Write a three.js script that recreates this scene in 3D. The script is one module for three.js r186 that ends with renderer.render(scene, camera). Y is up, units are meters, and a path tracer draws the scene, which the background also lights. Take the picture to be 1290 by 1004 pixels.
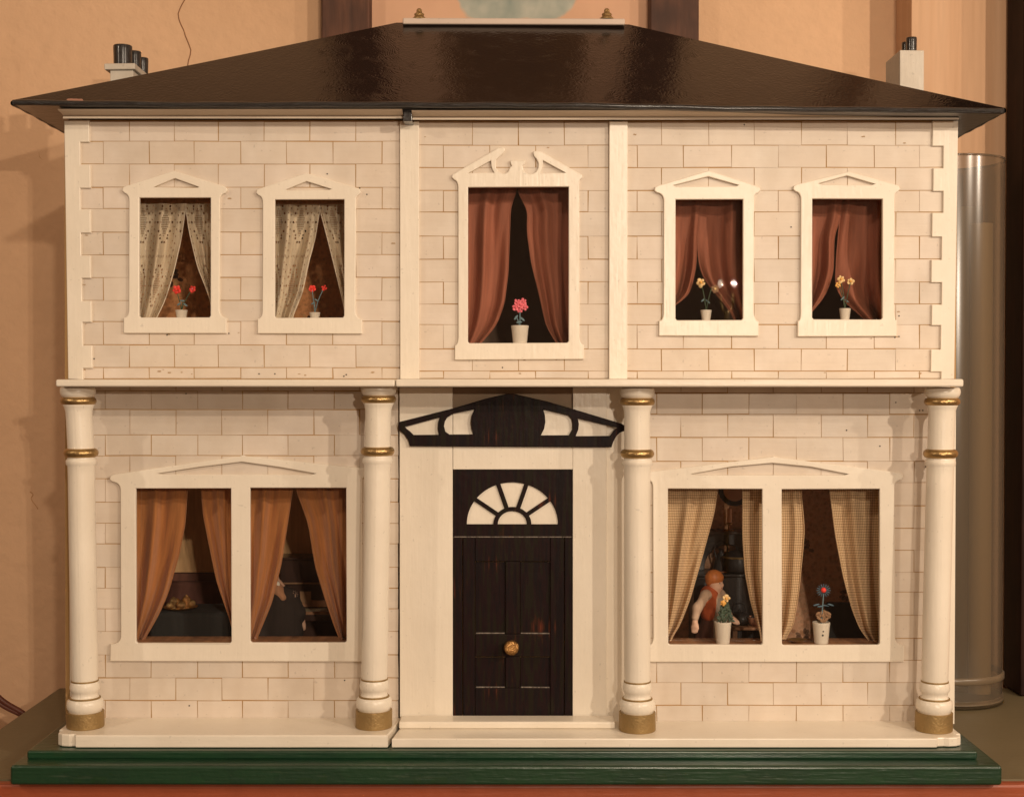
import * as THREE from 'three';
import { mergeGeometries } from 'three/addons/utils/BufferGeometryUtils.js';
import { RoundedBoxGeometry } from 'three/addons/geometries/RoundedBoxGeometry.js';
import { MarchingCubes } from 'three/addons/objects/MarchingCubes.js';

// ------------------------------------------------------------------ camera, light, exposure
const scene = new THREE.Scene();
const CAM_Y = 0.476, CAM_Z = 1.75, PITCH = Math.atan(27 / 1750);
const camera = new THREE.PerspectiveCamera(2 * Math.atan(502 / 1750) * 180 / Math.PI, 1024 / 796, 0.05, 30);
camera.position.set(0, CAM_Y, CAM_Z);
camera.rotation.set(-PITCH, 0, 0);
const renderer = new THREE.WebGLRenderer({ antialias: true });
renderer.setSize(1024, 796);
renderer.toneMapping = THREE.LinearToneMapping;
renderer.toneMappingExposure = 1.0;
renderer.shadowMap.enabled = true;
scene.background = new THREE.Color(0, 0, 0);
const WARM = new THREE.Color().setRGB(1.0, 0.83, 0.645);
// position, candela, radius of the glass bulb (metres), label
const LAMPS = [
  [[1.75, 1.32, 2.02], 8.8, 0.022, 'bare warm bulb on a ceiling cord to the right of the viewer'],
  [[0.42, 1.36, 2.75], 5.0, 0.03, 'bare warm bulb on a ceiling cord above and behind the viewer'],
  [[2.3, 1.15, 1.35], 3.8, 0.022, 'bare warm bulb on a ceiling cord furthest to the right, nearest the wall'],
  [[-1.9, 1.45, 1.5], 2.9, 0.03, 'bare warm bulb on a ceiling cord to the left of the viewer'],
];

// ------------------------------------------------------------------ helpers
let seed = 1234567;
function rnd() { seed = (seed * 1664525 + 1013904223) >>> 0; return seed / 4294967296; }
const rr = (a, b) => a + (b - a) * rnd();
const used = {};
function numbered(n) { const k = used[n] = (used[n] ?? -1) + 1; return k ? n + '_' + String(k).padStart(3, '0') : n; }
// a measured pixel of the photograph -> point on the plane at depth z
function W(px, py, z) {
  const a = (px - 645) / 1750, b = (502 - py) / 1750, c = Math.cos(PITCH), s = Math.sin(PITCH);
  const dy = b * c - s, dz = -b * s - c, t = (z - CAM_Z) / dz;
  return new THREE.Vector3(a * t, CAM_Y + dy * t, z);
}
const YP = (py, z) => W(645, py, z).y, XP = (px, z, py = 502) => W(px, py, z).x;
const TY = -.005;                                     // height of the table top
function thing(name, label, category, pos = [0, 0, 0], group) {
  const o = new THREE.Group(); o.name = numbered(name); o.position.set(...pos); scene.add(o);
  o.userData = { label, category }; if (group) o.userData.group = group;
  return o;
}
function origin(o) { const p = new THREE.Vector3(); for (let q = o; q && q !== scene; q = q.parent) p.add(q.position); return p; }
function part(name, geo, mat, parent, label) {       // geometry is given in world coordinates
  const g = Array.isArray(geo) ? mergeAll(geo) : geo;
  const m = new THREE.Mesh(g, mat);
  if (parent) { const p = origin(parent); g.translate(-p.x, -p.y, -p.z); m.name = name; parent.add(m); } else { m.name = numbered(name); scene.add(m); }
  m.castShadow = m.receiveShadow = true;
  if (label) m.userData.label = label;
  return m;
}
function struct(name, geo, mat) { const m = part(name, geo, mat); m.userData.kind = 'structure'; return m; }
function clean(g) {
  const q = g.index ? g.toNonIndexed() : g;
  for (const k of Object.keys(q.attributes)) if (!['position', 'normal', 'uv'].includes(k)) q.deleteAttribute(k);
  if (!q.attributes.uv) q.setAttribute('uv', new THREE.BufferAttribute(new Float32Array(q.attributes.position.count * 2), 2));
  return q;
}
function mergeAll(list) { return mergeGeometries(list.map(clean)); }
function uvBox(g0, ox = 0, oy = 0) {                 // uv in metres by dominant axis
  const g = clean(g0), p = g.attributes.position, n = g.attributes.normal, u = g.attributes.uv;
  for (let i = 0; i < p.count; i++) {
    const ax = Math.abs(n.getX(i)), ay = Math.abs(n.getY(i)), az = Math.abs(n.getZ(i));
    if (az >= ax && az >= ay) u.setXY(i, p.getX(i) + ox, p.getY(i) + oy);
    else if (ax >= ay) u.setXY(i, p.getZ(i) + ox, p.getY(i) + oy);
    else u.setXY(i, p.getX(i) + ox, p.getZ(i) + oy);
  }
  return g;
}
function boxW(x0, x1, y0, y1, z0, z1, r = 0) {
  const w = x1 - x0, h = y1 - y0, d = z1 - z0;
  const g = r ? new RoundedBoxGeometry(w, h, d, 2, r) : new THREE.BoxGeometry(w, h, d);
  g.translate((x0 + x1) / 2, (y0 + y1) / 2, (z0 + z1) / 2);
  return uvBox(g);
}
function boxPx(x0, y0, x1, y1, zf, depth, r = 0) {   // box whose front face covers a measured rectangle
  const a = W(x0, y0, zf), b = W(x1, y1, zf);
  return boxW(a.x, b.x, b.y, a.y, zf - depth, zf, r);
}
function shapePx(pts, z) {
  const s = new THREE.Shape();
  pts.forEach(([x, y], i) => { const p = W(x, y, z); i ? s.lineTo(p.x, p.y) : s.moveTo(p.x, p.y); });
  s.closePath(); return s;
}
function holePx(pts, z) { const s = new THREE.Path(); pts.forEach(([x, y], i) => { const p = W(x, y, z); i ? s.lineTo(p.x, p.y) : s.moveTo(p.x, p.y); }); s.closePath(); return s; }
function ext(shape, zf, depth, bevel = 0.0007) {
  const g = new THREE.ExtrudeGeometry(shape, { depth: depth - bevel, bevelEnabled: bevel > 0, bevelThickness: bevel, bevelSize: bevel, bevelOffset: -bevel, bevelSegments: 2, curveSegments: 16 });
  g.translate(0, 0, zf - depth);
  return uvBox(g);
}
const q2 = (a, c, b, n = 6) => { const r = []; for (let i = 0; i <= n; i++) { const t = i / n, u = 1 - t; r.push([u * u * a[0] + 2 * u * t * c[0] + t * t * b[0], u * u * a[1] + 2 * u * t * c[1] + t * t * b[1]]); } return r; };
function tube(pts, r, seg = 40, rad = 10) { return new THREE.TubeGeometry(new THREE.CatmullRomCurve3(pts.map(p => new THREE.Vector3(...p))), seg, r, rad); }
function lathe(pts, x, y, z, seg = 40) { const g = new THREE.LatheGeometry(pts.map(p => new THREE.Vector2(p[0], p[1])), seg); g.translate(x, y, z); return g; }
function ball(r, x, y, z, sx = 1, sy = 1, sz = 1) { const g = new THREE.SphereGeometry(r, 20, 14); g.scale(sx, sy, sz); g.translate(x, y, z); return g; }
function wobble(g, amp, freq) {                      // hand-made unevenness
  const p = g.attributes.position;
  for (let i = 0; i < p.count; i++) {
    const x = p.getX(i) * freq, y = p.getY(i) * freq, z = p.getZ(i) * freq;
    p.setXYZ(i, p.getX(i) + amp * Math.sin(y * 1.7 + z * 2.3 + 1), p.getY(i) + amp * Math.sin(x * 1.3 + z * 1.9 + 2.2), p.getZ(i) + amp * .5 * Math.sin(x * 2.1 + y * 1.1));
  }
  return g;
}

// ------------------------------------------------------------------ textures
function hash(x, y, s) { let h = Math.imul(x | 0, 374761393) + Math.imul(y | 0, 668265263) + Math.imul(s | 0, 982451653); h = Math.imul(h ^ (h >>> 13), 1274126177); return ((h ^ (h >>> 16)) >>> 0) / 4294967296; }
function vnoise(x, y, px, py, s) {                   // tileable value noise
  const xi = Math.floor(x), yi = Math.floor(y), fx = x - xi, fy = y - yi, u = fx * fx * (3 - 2 * fx), v = fy * fy * (3 - 2 * fy);
  const m = (a, b) => ((a % b) + b) % b, x0 = m(xi, px), x1 = m(xi + 1, px), y0 = m(yi, py), y1 = m(yi + 1, py);
  return (hash(x0, y0, s) * (1 - u) + hash(x1, y0, s) * u) * (1 - v) + (hash(x0, y1, s) * (1 - u) + hash(x1, y1, s) * u) * v;
}
function fbm(u, v, fx, fy, oct, s) { let a = 0, w = .5, t = 0; for (let o = 0; o < oct; o++) { a += w * vnoise(u * fx, v * fy, fx, fy, s + o * 17); t += w; w *= .5; fx *= 2; fy *= 2; } return a / t; }
function tex(size, tile, fn, srgb = false) {
  const d = new Uint8Array(size * size * 4);
  for (let y = 0; y < size; y++) for (let x = 0; x < size; x++) {
    const c = fn((x + .5) / size, (y + .5) / size), i = (y * size + x) * 4, a = typeof c === 'number' ? [c, c, c] : c;
    for (let k = 0; k < 3; k++) d[i + k] = Math.max(0, Math.min(255, Math.round(a[k] * 255)));
    d[i + 3] = 255;
  }
  const t = new THREE.DataTexture(d, size, size); t.wrapS = t.wrapT = THREE.RepeatWrapping;
  t.magFilter = THREE.LinearFilter; t.minFilter = THREE.LinearMipmapLinearFilter; t.generateMipmaps = true;
  const tl = Array.isArray(tile) ? tile : [tile, tile]; t.repeat.set(1 / tl[0], 1 / tl[1]);
  if (srgb) t.colorSpace = THREE.SRGBColorSpace; t.needsUpdate = true; return t;
}
function canvasTex(w, h, tile, draw) {
  const c = document.createElement('canvas'); c.width = w; c.height = h; draw(c.getContext('2d'), w, h);
  const t = new THREE.CanvasTexture(c); t.colorSpace = THREE.SRGBColorSpace; t.wrapS = t.wrapT = THREE.RepeatWrapping;
  const tl = Array.isArray(tile) ? tile : [tile, tile]; t.repeat.set(1 / tl[0], 1 / tl[1]); return t;
}
// brushed enamel: long strokes along y, small lumps
const brushBump = tex(512, .16, (u, v) => .4 * fbm(u, v, 48, 4, 3, 3) + .6 * fbm(u, v, 20, 16, 3, 9));
const brushBumpH = tex(512, .16, (u, v) => .55 * fbm(u, v, 4, 64, 4, 5) + .45 * fbm(u, v, 24, 24, 3, 19));
const paintMottle = tex(512, .31, (u, v) => {        // uneven yellowed paint, with small specks of dirt
  const a = fbm(u, v, 6, 6, 5, 31), sp = fbm(u, v, 70, 70, 2, 77) > .885 ? .86 : 1, w = .93 + .11 * (a - .35);
  return [w * sp, w * sp * (.985 + .02 * a), w * sp * (.955 + .045 * a)];
});
const brickMottle = tex(512, .27, (u, v) => {        // painted wood: grain runs level
  const a = fbm(u, v, 5, 5, 4, 51), g = fbm(u, v, 6, 96, 3, 63), sp = fbm(u, v, 60, 60, 2, 97) > .885 ? .84 : 1, b = fbm(u, v, 14, 10, 4, 151), w = (.84 + .15 * a + .03 * (g - .5) + .12 * (b - .5)) * sp;
  return [w, w * (.97 + .04 * b), w * (.92 + .09 * b)];
});
const roofBump = tex(512, .2, (u, v) => {            // orange peel and wrinkled enamel
  const d = fbm(u, v, 8, 8, 3, 5), w = Math.sin((u * 46 + v * 30 + d * 9) * Math.PI * 2) * .5 + .5;
  return .5 * fbm(u, v, 60, 60, 3, 15) + .34 * w * Math.max(0, d - .35) * 2 + .25 * fbm(u, v, 18, 6, 2, 8);
});
const fineNoise = tex(256, .03, (u, v) => fbm(u, v, 16, 16, 4, 44));
const woodDark = tex(512, .3, (u, v) => { const g = fbm(u, v, 40, 3, 4, 12), k = .35 + 1.0 * g * fbm(u, v, 12, 6, 3, 8) * 1.6; return [k, k * .92, k * .88]; });
const doorWear = tex(512, .16, (u, v) => {           // black stain rubbed through to red-brown wood along the grain
  const g = fbm(u, v, 44, 4, 4, 71), b = fbm(u, v, 4, 3, 3, 83), w = Math.max(0, Math.min(1, (g * .55 + b * .8 - .87) * 4.5));
  return [.011 + .12 * w + .007 * g, .0075 + .024 * w + .004 * g, .006 + .008 * w + .003 * g];
});
const wallMottle = tex(512, 1.1, (u, v) => { const a = fbm(u, v, 4, 4, 5, 21), b = fbm(u, v, 48, 48, 3, 29), c = fbm(u, v, 14, 2, 3, 41), w = .8 + .22 * a + .07 * (b - .5) + .06 * (c - .5); return [w, w * (.95 + .06 * a), w * (.9 + .12 * a)]; });
const paperStripe = tex(512, .26, (u, v) => { const a = fbm(u, v, 20, 1, 3, 61), b = fbm(u, v, 70, 4, 3, 67), w = .84 + .16 * a + .1 * (b - .5); return [w, w * (.93 + .08 * a), w * (.86 + .16 * a)]; });
const wallBump = tex(512, .35, (u, v) => fbm(u, v, 24, 24, 5, 13));
const greenWear = tex(512, .4, (u, v) => { const a = fbm(u, v, 5, 5, 4, 23), s = fbm(u, v, 6, 60, 4, 37), w = .55 + .5 * a, sc = s > .74 ? .05 * (s - .74) * 6 : 0; return [.011 * w + sc, .047 * w + sc, .019 * w + sc * .9]; });
const clothWeave = tex(256, .012, (u, v) => .5 + .25 * Math.sin(u * Math.PI * 32) + .25 * Math.sin(v * Math.PI * 32));
const clothMottle = tex(512, .09, (u, v) => { const w = .72 + .4 * fbm(u, v, 30, 3, 4, 17) * (.7 + .5 * fbm(u, v, 5, 5, 3, 91)); return [w, w, w]; });
const laceAlpha = canvasTex(512, 1024, [.040, .080], (c, w, h) => {
  c.fillStyle = '#fff'; c.fillRect(0, 0, w, h);
  c.fillStyle = '#000';
  const dot = (x, y, r) => { c.beginPath(); c.arc((x + w) % w, (y + h) % h, r, 0, 7); c.fill(); };
  const cx = 256, cy = 512;
  for (let k = 0; k < 14; k++) { const t = k / 14 * Math.PI * 2; dot(cx + 165 * Math.cos(t) * (1 - .22 * Math.abs(Math.sin(t))), cy + 330 * Math.sin(t), 19); }
  for (let i = -4; i <= 4; i++) for (let j = -6; j <= 6; j++) if (Math.abs(i) / 4.4 + Math.abs(j) / 6.8 < 1) { c.fillRect(cx + i * 24 - 7, cy + j * 36 - 13, 14, 26); }
  for (const s of [-1, 1]) { dot(cx + s * 90, cy - 210, 15); dot(cx + s * 90, cy + 210, 15); }
  for (let k = 0; k < 12; k++) if (hash(k, 1, 7) > .3) c.fillRect(20 + k * 42, 16 + 10 * hash(k, 2, 2), 11, 38);
  for (let k = 0; k < 9; k++) { dot(28, 60 + k * 113, 12); dot(478, 20 + k * 113, 10); }
  for (let i = 0; i < w; i += 16) for (let j = 0; j < h; j += 16) if (hash(i, j, 4) > .86) c.fillRect(i, j, 7, 7);
});
laceAlpha.colorSpace = THREE.NoColorSpace;
const checkMap = canvasTex(512, 512, .0264, (c, w, h) => { // loose check weave: eight cells a tile
  c.fillStyle = '#f0d2aa'; c.fillRect(0, 0, w, h);
  for (let i = 0; i < 8; i++) { c.fillStyle = 'rgba(118,72,38,.62)'; c.fillRect(i * 64, 0, 11, h); c.fillRect(0, i * 64, w, 13); c.fillStyle = 'rgba(60,34,14,.5)'; for (let j = 0; j < 8; j++) c.fillRect(i * 64, j * 64, 15, 15); }
  for (let k = 0; k < 2600; k++) { c.fillStyle = `rgba(${60 + hash(k, 1, 2) * 150 | 0},${40 + hash(k, 1, 2) * 120 | 0},20,.14)`; c.fillRect(hash(k, 2, 3) * w, hash(k, 3, 5) * h, 3, 9); }
});
function flowerPaper(base, dark, light) {
  return canvasTex(512, 512, .13, (c, w, h) => {
    c.fillStyle = base; c.fillRect(0, 0, w, h);
    for (let k = 0; k < 1800; k++) { c.fillStyle = hash(k, 5, 1) > .5 ? `rgba(40,16,4,.07)` : `rgba(210,120,60,.08)`; const r = 3 + 10 * hash(k, 6, 1); c.beginPath(); c.arc(hash(k, 7, 1) * w, hash(k, 8, 1) * h, r, 0, 7); c.fill(); }
    for (const [cx, cy] of [[128, 120], [380, 380]]) for (let k = 0; k < 13; k++) {
      const t = k * 2.4, r = 8 + 34 * Math.sqrt(hash(k, 9, cx)); c.fillStyle = k % 4 === 3 ? light : dark; c.beginPath(); c.ellipse(cx + r * Math.cos(t), cy + r * Math.sin(t), 17, 10, t, 0, 7); c.fill();
    }
  });
}
const paperA = flowerPaper('#e6a26a', 'rgba(40,26,20,.75)', 'rgba(190,150,100,.5)');
const paperB = flowerPaper('#eab792', 'rgba(60,42,32,.5)', 'rgba(176,120,80,.5)');

// ------------------------------------------------------------------ materials
const C = (r, g, b) => new THREE.Color().setRGB(r, g, b);
const std = o => new THREE.MeshStandardMaterial(o), phy = o => new THREE.MeshPhysicalMaterial(o);
const M = {
  trim: phy({ color: C(.83, .755, .645), map: paintMottle, roughness: .3, specularIntensity: .8, bumpMap: brushBump, bumpScale: .0004 }),
  trimH: phy({ color: C(.82, .745, .635), map: paintMottle, roughness: .3, specularIntensity: .8, bumpMap: brushBumpH, bumpScale: .0004 }),
  joint: std({ color: C(.42, .25, .10), roughness: .9 }),
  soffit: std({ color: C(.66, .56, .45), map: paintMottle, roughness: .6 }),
  bareWood: std({ color: C(.34, .25, .175), map: brickMottle, roughness: .8 }),
  roof: phy({ color: C(.010, .006, .005), specularIntensity: .34, roughness: .15, bumpMap: roofBump, bumpScale: .00035 }),
  black: phy({ color: C(.014, .011, .010), roughness: .3, bumpMap: brushBumpH, bumpScale: .0006, clearcoat: .6, clearcoatRoughness: .15 }),
  chipBrown: std({ color: C(.4, .27, .15), roughness: .9 }),
  chip: std({ color: C(.42, .17, .09), roughness: .9, map: fineNoise }),
  door: phy({ map: doorWear, roughness: .4, specularIntensity: .16, bumpMap: brushBump, bumpScale: .0004 }),
  dust: std({ color: C(.3, .25, .21), roughness: 1, map: fineNoise }),
  gold: std({ color: C(.44, .29, .125), metalness: .88, roughness: .36, bumpMap: fineNoise, bumpScale: .0004 }),
  goldBase: std({ color: C(.36, .24, .10), metalness: .6, roughness: .5, bumpMap: fineNoise, bumpScale: .0005, map: paintMottle }),
  copper: std({ color: C(.66, .36, .13), metalness: .9, roughness: .22, bumpMap: fineNoise, bumpScale: .0004 }),
  green: phy({ map: greenWear, roughness: .36, bumpMap: brushBumpH, bumpScale: .0009, clearcoat: .5, clearcoatRoughness: .2 }),
  stackPaint: std({ color: C(.62, .56, .48), map: brickMottle, roughness: .5, bumpMap: brushBump, bumpScale: .0008 }),
  glass: phy({ color: C(1, 1, 1), roughness: 0, transmission: 1, thickness: 0, ior: 1.5 }),
  wall: std({ color: C(.76, .49, .30), map: wallMottle, roughness: .85, bumpMap: wallBump, bumpScale: .0016 }),
  pier: std({ color: C(.66, .42, .26), map: paperStripe, roughness: .8 }),
  stain: std({ color: C(.5, .27, .13), roughness: 1 }),
  crack: std({ color: C(.26, .12, .055), roughness: 1 }),
  room: std({ color: C(.16, .11, .08), roughness: .9 }),
  ceilingPaint: std({ color: C(.34, .28, .22), roughness: .95 }),
  carpet: std({ color: C(.12, .08, .06), roughness: 1 }),
  tableTop: std({ color: C(.17, .135, .075), map: paintMottle, roughness: .5, bumpMap: brushBumpH, bumpScale: .0004 }),
  tableEdge: std({ color: C(.33, .075, .03), map: brickMottle, roughness: .45, bumpMap: brushBumpH, bumpScale: .0006 }),
  postWood: std({ color: C(.12, .05, .026), map: woodDark, roughness: .7, bumpMap: woodDark, bumpScale: .0008 }),
  cupWood: phy({ color: C(.028, .010, .006), map: woodDark, roughness: .6, specularIntensity: .3 }),
  mat: std({ color: C(.72, .43, .28), map: wallMottle, roughness: .9 }),
  cable: std({ color: C(.12, .035, .02), roughness: .45 }),
  fabOrange: phy({ color: C(.68, .265, .075), map: clothMottle, roughness: 1, transmission: .3, thickness: 0, side: THREE.DoubleSide, bumpMap: clothWeave, bumpScale: .0003 }),
  fabRed: phy({ color: C(.36, .115, .06), map: clothMottle, roughness: .7, sheen: .6, sheenRoughness: .5, sheenColor: C(.5, .3, .17), side: THREE.DoubleSide, bumpMap: clothWeave, bumpScale: .0002 }),
  fabLace: phy({ color: C(.9, .75, .53), roughness: 1, transmission: .3, thickness: 0, alphaMap: laceAlpha, alphaTest: .5, side: THREE.DoubleSide, map: clothMottle }),
  fabHem: std({ color: C(.8, .69, .53), roughness: 1 }),
  fabCheck: phy({ color: C(.95, .92, .86), map: checkMap, roughness: 1, transmission: .22, thickness: 0, side: THREE.DoubleSide }),
  potWhite: std({ color: C(.78, .7, .58), roughness: .55, map: paintMottle, bumpMap: fineNoise, bumpScale: .0003 }),
  soil: std({ color: C(.06, .035, .02), roughness: 1 }),
  stem: std({ color: C(.04, .07, .03), roughness: .6 }), stemBlue: std({ color: C(.12, .2, .22), roughness: .6 }),
  leafGreen: std({ color: C(.05, .085, .05), roughness: .6, map: clothMottle }),
  petRed: std({ color: C(.85, .05, .035), roughness: .5 }), petPink: std({ color: C(.8, .16, .2), roughness: .5 }),
  petYellow: std({ color: C(.85, .45, .1), roughness: .5 }), petCream: std({ color: C(.85, .6, .28), roughness: .5 }), petBlue: std({ color: C(.06, .12, .16), roughness: .5 }),
  straw: std({ color: C(.3, .17, .09), roughness: .9 }),
  paperA: std({ map: paperA, roughness: .9 }), paperB: std({ map: paperB, roughness: .9 }),
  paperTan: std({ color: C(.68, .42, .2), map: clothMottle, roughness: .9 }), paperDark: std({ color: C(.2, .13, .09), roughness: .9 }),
  dado: std({ color: C(.16, .06, .035), map: woodDark, roughness: .5 }),
  floorWood: std({ color: C(.42, .22, .11), map: woodDark, roughness: .6 }), roomCeil: std({ color: C(.7, .6, .48), roughness: .9 }),
  iron: phy({ color: C(.018, .017, .017), roughness: .42, clearcoat: .15, clearcoatRoughness: .25, bumpMap: fineNoise, bumpScale: .0003 }),
  velvet: std({ color: C(.02, .02, .018), roughness: 1, map: clothMottle }),
  skin: std({ color: C(.86, .54, .38), roughness: .5, map: paintMottle }), hairCap: std({ color: C(.62, .2, .05), roughness: .5, map: clothMottle }),
  vest: std({ color: C(.6, .13, .04), roughness: .9, map: clothMottle }), blouse: std({ color: C(.66, .46, .32), roughness: .9, map: clothMottle }), apron: std({ color: C(.42, .36, .29), roughness: .9, map: clothMottle }),
  skirt: std({ color: C(.1, .035, .022), roughness: .9, map: clothMottle }), dress: std({ color: C(.035, .026, .022), roughness: .95, map: clothMottle }), shawl: std({ color: C(.5, .26, .14), roughness: .9, map: clothMottle }),
  eye: std({ color: C(.05, .03, .02), roughness: .3 }), lip: std({ color: C(.5, .12, .08), roughness: .5 }), white: std({ color: C(.8, .74, .62), roughness: .5 }),
  wax: std({ color: C(.8, .42, .26), roughness: .5 }), terracotta: std({ color: C(.5, .2, .1), roughness: .7 }), plate: std({ color: C(.62, .3, .18), roughness: .35 }),
  pianoWood: phy({ color: C(.05, .022, .014), map: woodDark, roughness: .35, clearcoat: .3 }), ivory: std({ color: C(.5, .42, .28), roughness: .4 }),
  plastic: phy({ color: C(.44, .37, .275), roughness: .2, transmission: .84, thickness: 0, ior: 1.5, side: THREE.DoubleSide }),
  plasticInner: phy({ color: C(.82, .69, .49), roughness: .35, transmission: .35, thickness: 0, side: THREE.DoubleSide }),
  plasticDark: phy({ color: C(.36, .27, .17), roughness: .3, transmission: .6, thickness: 0, side: THREE.DoubleSide }),
  bulb: std({ color: C(1, .9, .75), emissive: C(1, .78, .55), emissiveIntensity: 8 }), candleBulb: std({ color: C(1, .9, .75), emissive: C(1, .85, .66), emissiveIntensity: 5 }), brassCap: std({ color: C(.4, .28, .12), metalness: .8, roughness: .4 }),
};
const brickMats = [[.72, .63, .535], [.70, .605, .51], [.735, .64, .55], [.685, .60, .515], [.715, .615, .515]].map(c => std({ color: C(...c), map: brickMottle, roughness: .5, bumpMap: brushBumpH, bumpScale: .00025 }));

// ------------------------------------------------------------------ the setting: room, table
const WALL_Z = -.5;
struct('floor', boxW(-3, 3, -.80, -.75, -.6, 4.6), M.carpet);
struct('ceiling', boxW(-3.1, 3.1, 2.3, 2.38, -.6, 4.7), M.ceilingPaint);
struct('wall_back', boxW(-3, 3, -.75, 2.3, WALL_Z - .1, WALL_Z), M.wall);
struct('wall_left', boxW(-3.1, -3, -.75, 2.3, -.6, 4.6), M.room);
struct('wall_right', boxW(3, 3.1, -.75, 2.3, -.6, 4.6), M.room);
struct('wall_front', boxW(-3, 3, -.75, 2.3, 4.6, 4.7), M.room);
{ // the wall steps forward on the right
  const x0 = XP(1147, -.41);
  struct('wall_pier', boxW(x0, 2.4, -.75, 2.3, WALL_Z, -.41), M.pier);
}
{ // crack in the plaster
  const pts = [[236, -14], [232, 0], [224, 17], [228, 32], [233, 45], [240, 63], [237, 76], [235, 92]];
  const g = [];
  for (let i = 0; i < pts.length - 1; i++) g.push(tube([pts[i], [(pts[i][0] + pts[i + 1][0]) / 2 + rr(-1, 1), (pts[i][1] + pts[i + 1][1]) / 2], pts[i + 1]].map(p => { const w = W(p[0], p[1], WALL_Z + .0004); return [w.x, w.y, w.z]; }), .0008, 6, 5));
  const m = part('wall_crack', g, M.crack); m.userData = { label: 'thin dark crack running down the plaster wall left of the picture frame', category: 'crack' };
}
for (const [pts, r, label] of [[[[44, 184], [48, 190], [49, 196], [54, 202], [60, 208], [62, 217]], .0013, 'small brown streak on the plaster just left of the upper left quoin'], [[[37, 620], [41, 623], [39, 628], [44, 636], [47, 641]], .0016, 'small brown stain on the plaster left of the leftmost column']]) {
  const m = part('wall_stain', wobble(tube(pts.map(p => { const w = W(p[0], p[1], WALL_Z - r * .85); return [w.x, w.y, w.z]; }), r, 14, 6), .0006, 160), M.stain); m.userData = { label, category: 'stain' };
}
{
  const t = thing('table', 'long table with olive top and red-brown front edge under the house', 'table', [0, -.75, -.14]);
  const zf = .107;
  part('table_top', boxW(-.70, .96, -.033, TY, -.39, zf - .012), M.tableTop, t);
  part('edge_moulding', boxW(-.702, .962, -.065, TY - .0012, zf - .0118, zf + .004, .005), M.tableEdge, t);
  part('apron_board', boxW(-.66, .92, -.14, -.0335, -.36, -.34), M.tableEdge, t);
  for (const x of [-.64, .9]) for (const z of [-.33, .05]) part('leg', boxW(x - .03, x + .03, -.75, -.0335, z - .03, z + .03, .004), M.tableEdge, t);
}
{ // big framed picture on the wall behind the roof
  const z = WALL_Z + .001, zf = WALL_Z + .035;
  const xl0 = XP(405, zf), xl1 = XP(467, zf), xr0 = XP(818, zf), xr1 = XP(880, zf), yb = YP(150, zf), yt = 1.95;
  const t = thing('framed_picture', 'tall picture in a broad dark wood frame on the wall above the roof', 'picture', [(xl0 + xr1) / 2, yb, z]);
  part('frame_stile', boxW(xl0, xl1, yb, yt, z, zf, .004), M.postWood, t);
  part('frame_stile', boxW(xr0, xr1, yb, yt, z, zf, .004), M.postWood, t);
  part('frame_rail', boxW(xl1, xr0, yb, yb + .055, z, zf - .001, .004), M.postWood, t);
  part('frame_rail', boxW(xl1, xr0, yt - .055, yt, z, zf - .001, .004), M.postWood, t);
  // one painted sheet: pale green at the foot of a soft-edged vignette, brown above, on a peach ground
  const Hs = yt - yb - .11, Ws = xr0 - xl1, y00 = yb + .055, cxp = (XP(556, z) + XP(747, z)) / 2, yb0 = YP(22, z);
  const pic = tex(512, [Ws, Hs], (u, v) => {
    const x = xl1 + u * Ws - cxp, y = y00 + v * Hs - yb0, a = fbm(u, v, 9, 14, 5, 7), b = fbm(u, v, 16, 30, 4, 27), c = fbm(u, v, 5, 9, 4, 57);
    const ex = Math.abs(x) / .125, ey = Math.abs(y - .30) / .30, d = Math.pow(ex ** 3.4 + ey ** 3.4, 1 / 3.4) + (a - .5) * .14, m = Math.max(0, Math.min(1, (1.04 - d) * 34)), k = Math.max(0, Math.min(1, (y - .09 - .1 * a) * 14));
    const sky = [.33 + .36 * (b - .4), .36 + .28 * (b - .4), .31 + .22 * (b - .4)], br = [.20 + .2 * (c - .5), .10 + .1 * (c - .5), .045], ground = [.70 * (.85 + .3 * c), .42 * (.82 + .36 * c), .27 * (.8 + .4 * c)];
    return [0, 1, 2].map(i => ground[i] * (1 - m) + m * (sky[i] * (1 - k) + br[i] * k));
  });
  const g = boxW(xl1, xr0, y00, yt - .055, z, z + .006), P = g.attributes.position, U = g.attributes.uv;
  for (let i = 0; i < P.count; i++) U.setXY(i, P.getX(i) - xl1, P.getY(i) - y00);
  part('painted_sheet', g, std({ map: pic, roughness: .85 }), t);
}
{ // dark board at the right edge
  const x0 = XP(1268, -.40), t = thing('dark_board', 'tall nearly black wooden upright standing on the table at its right end', 'board', [x0 + .05, TY, -.37]);
  part('upright', boxW(x0, x0 + .1, TY + .0005, 1.75, -.405, -.333, .003), M.cupWood, t);
}
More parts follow.
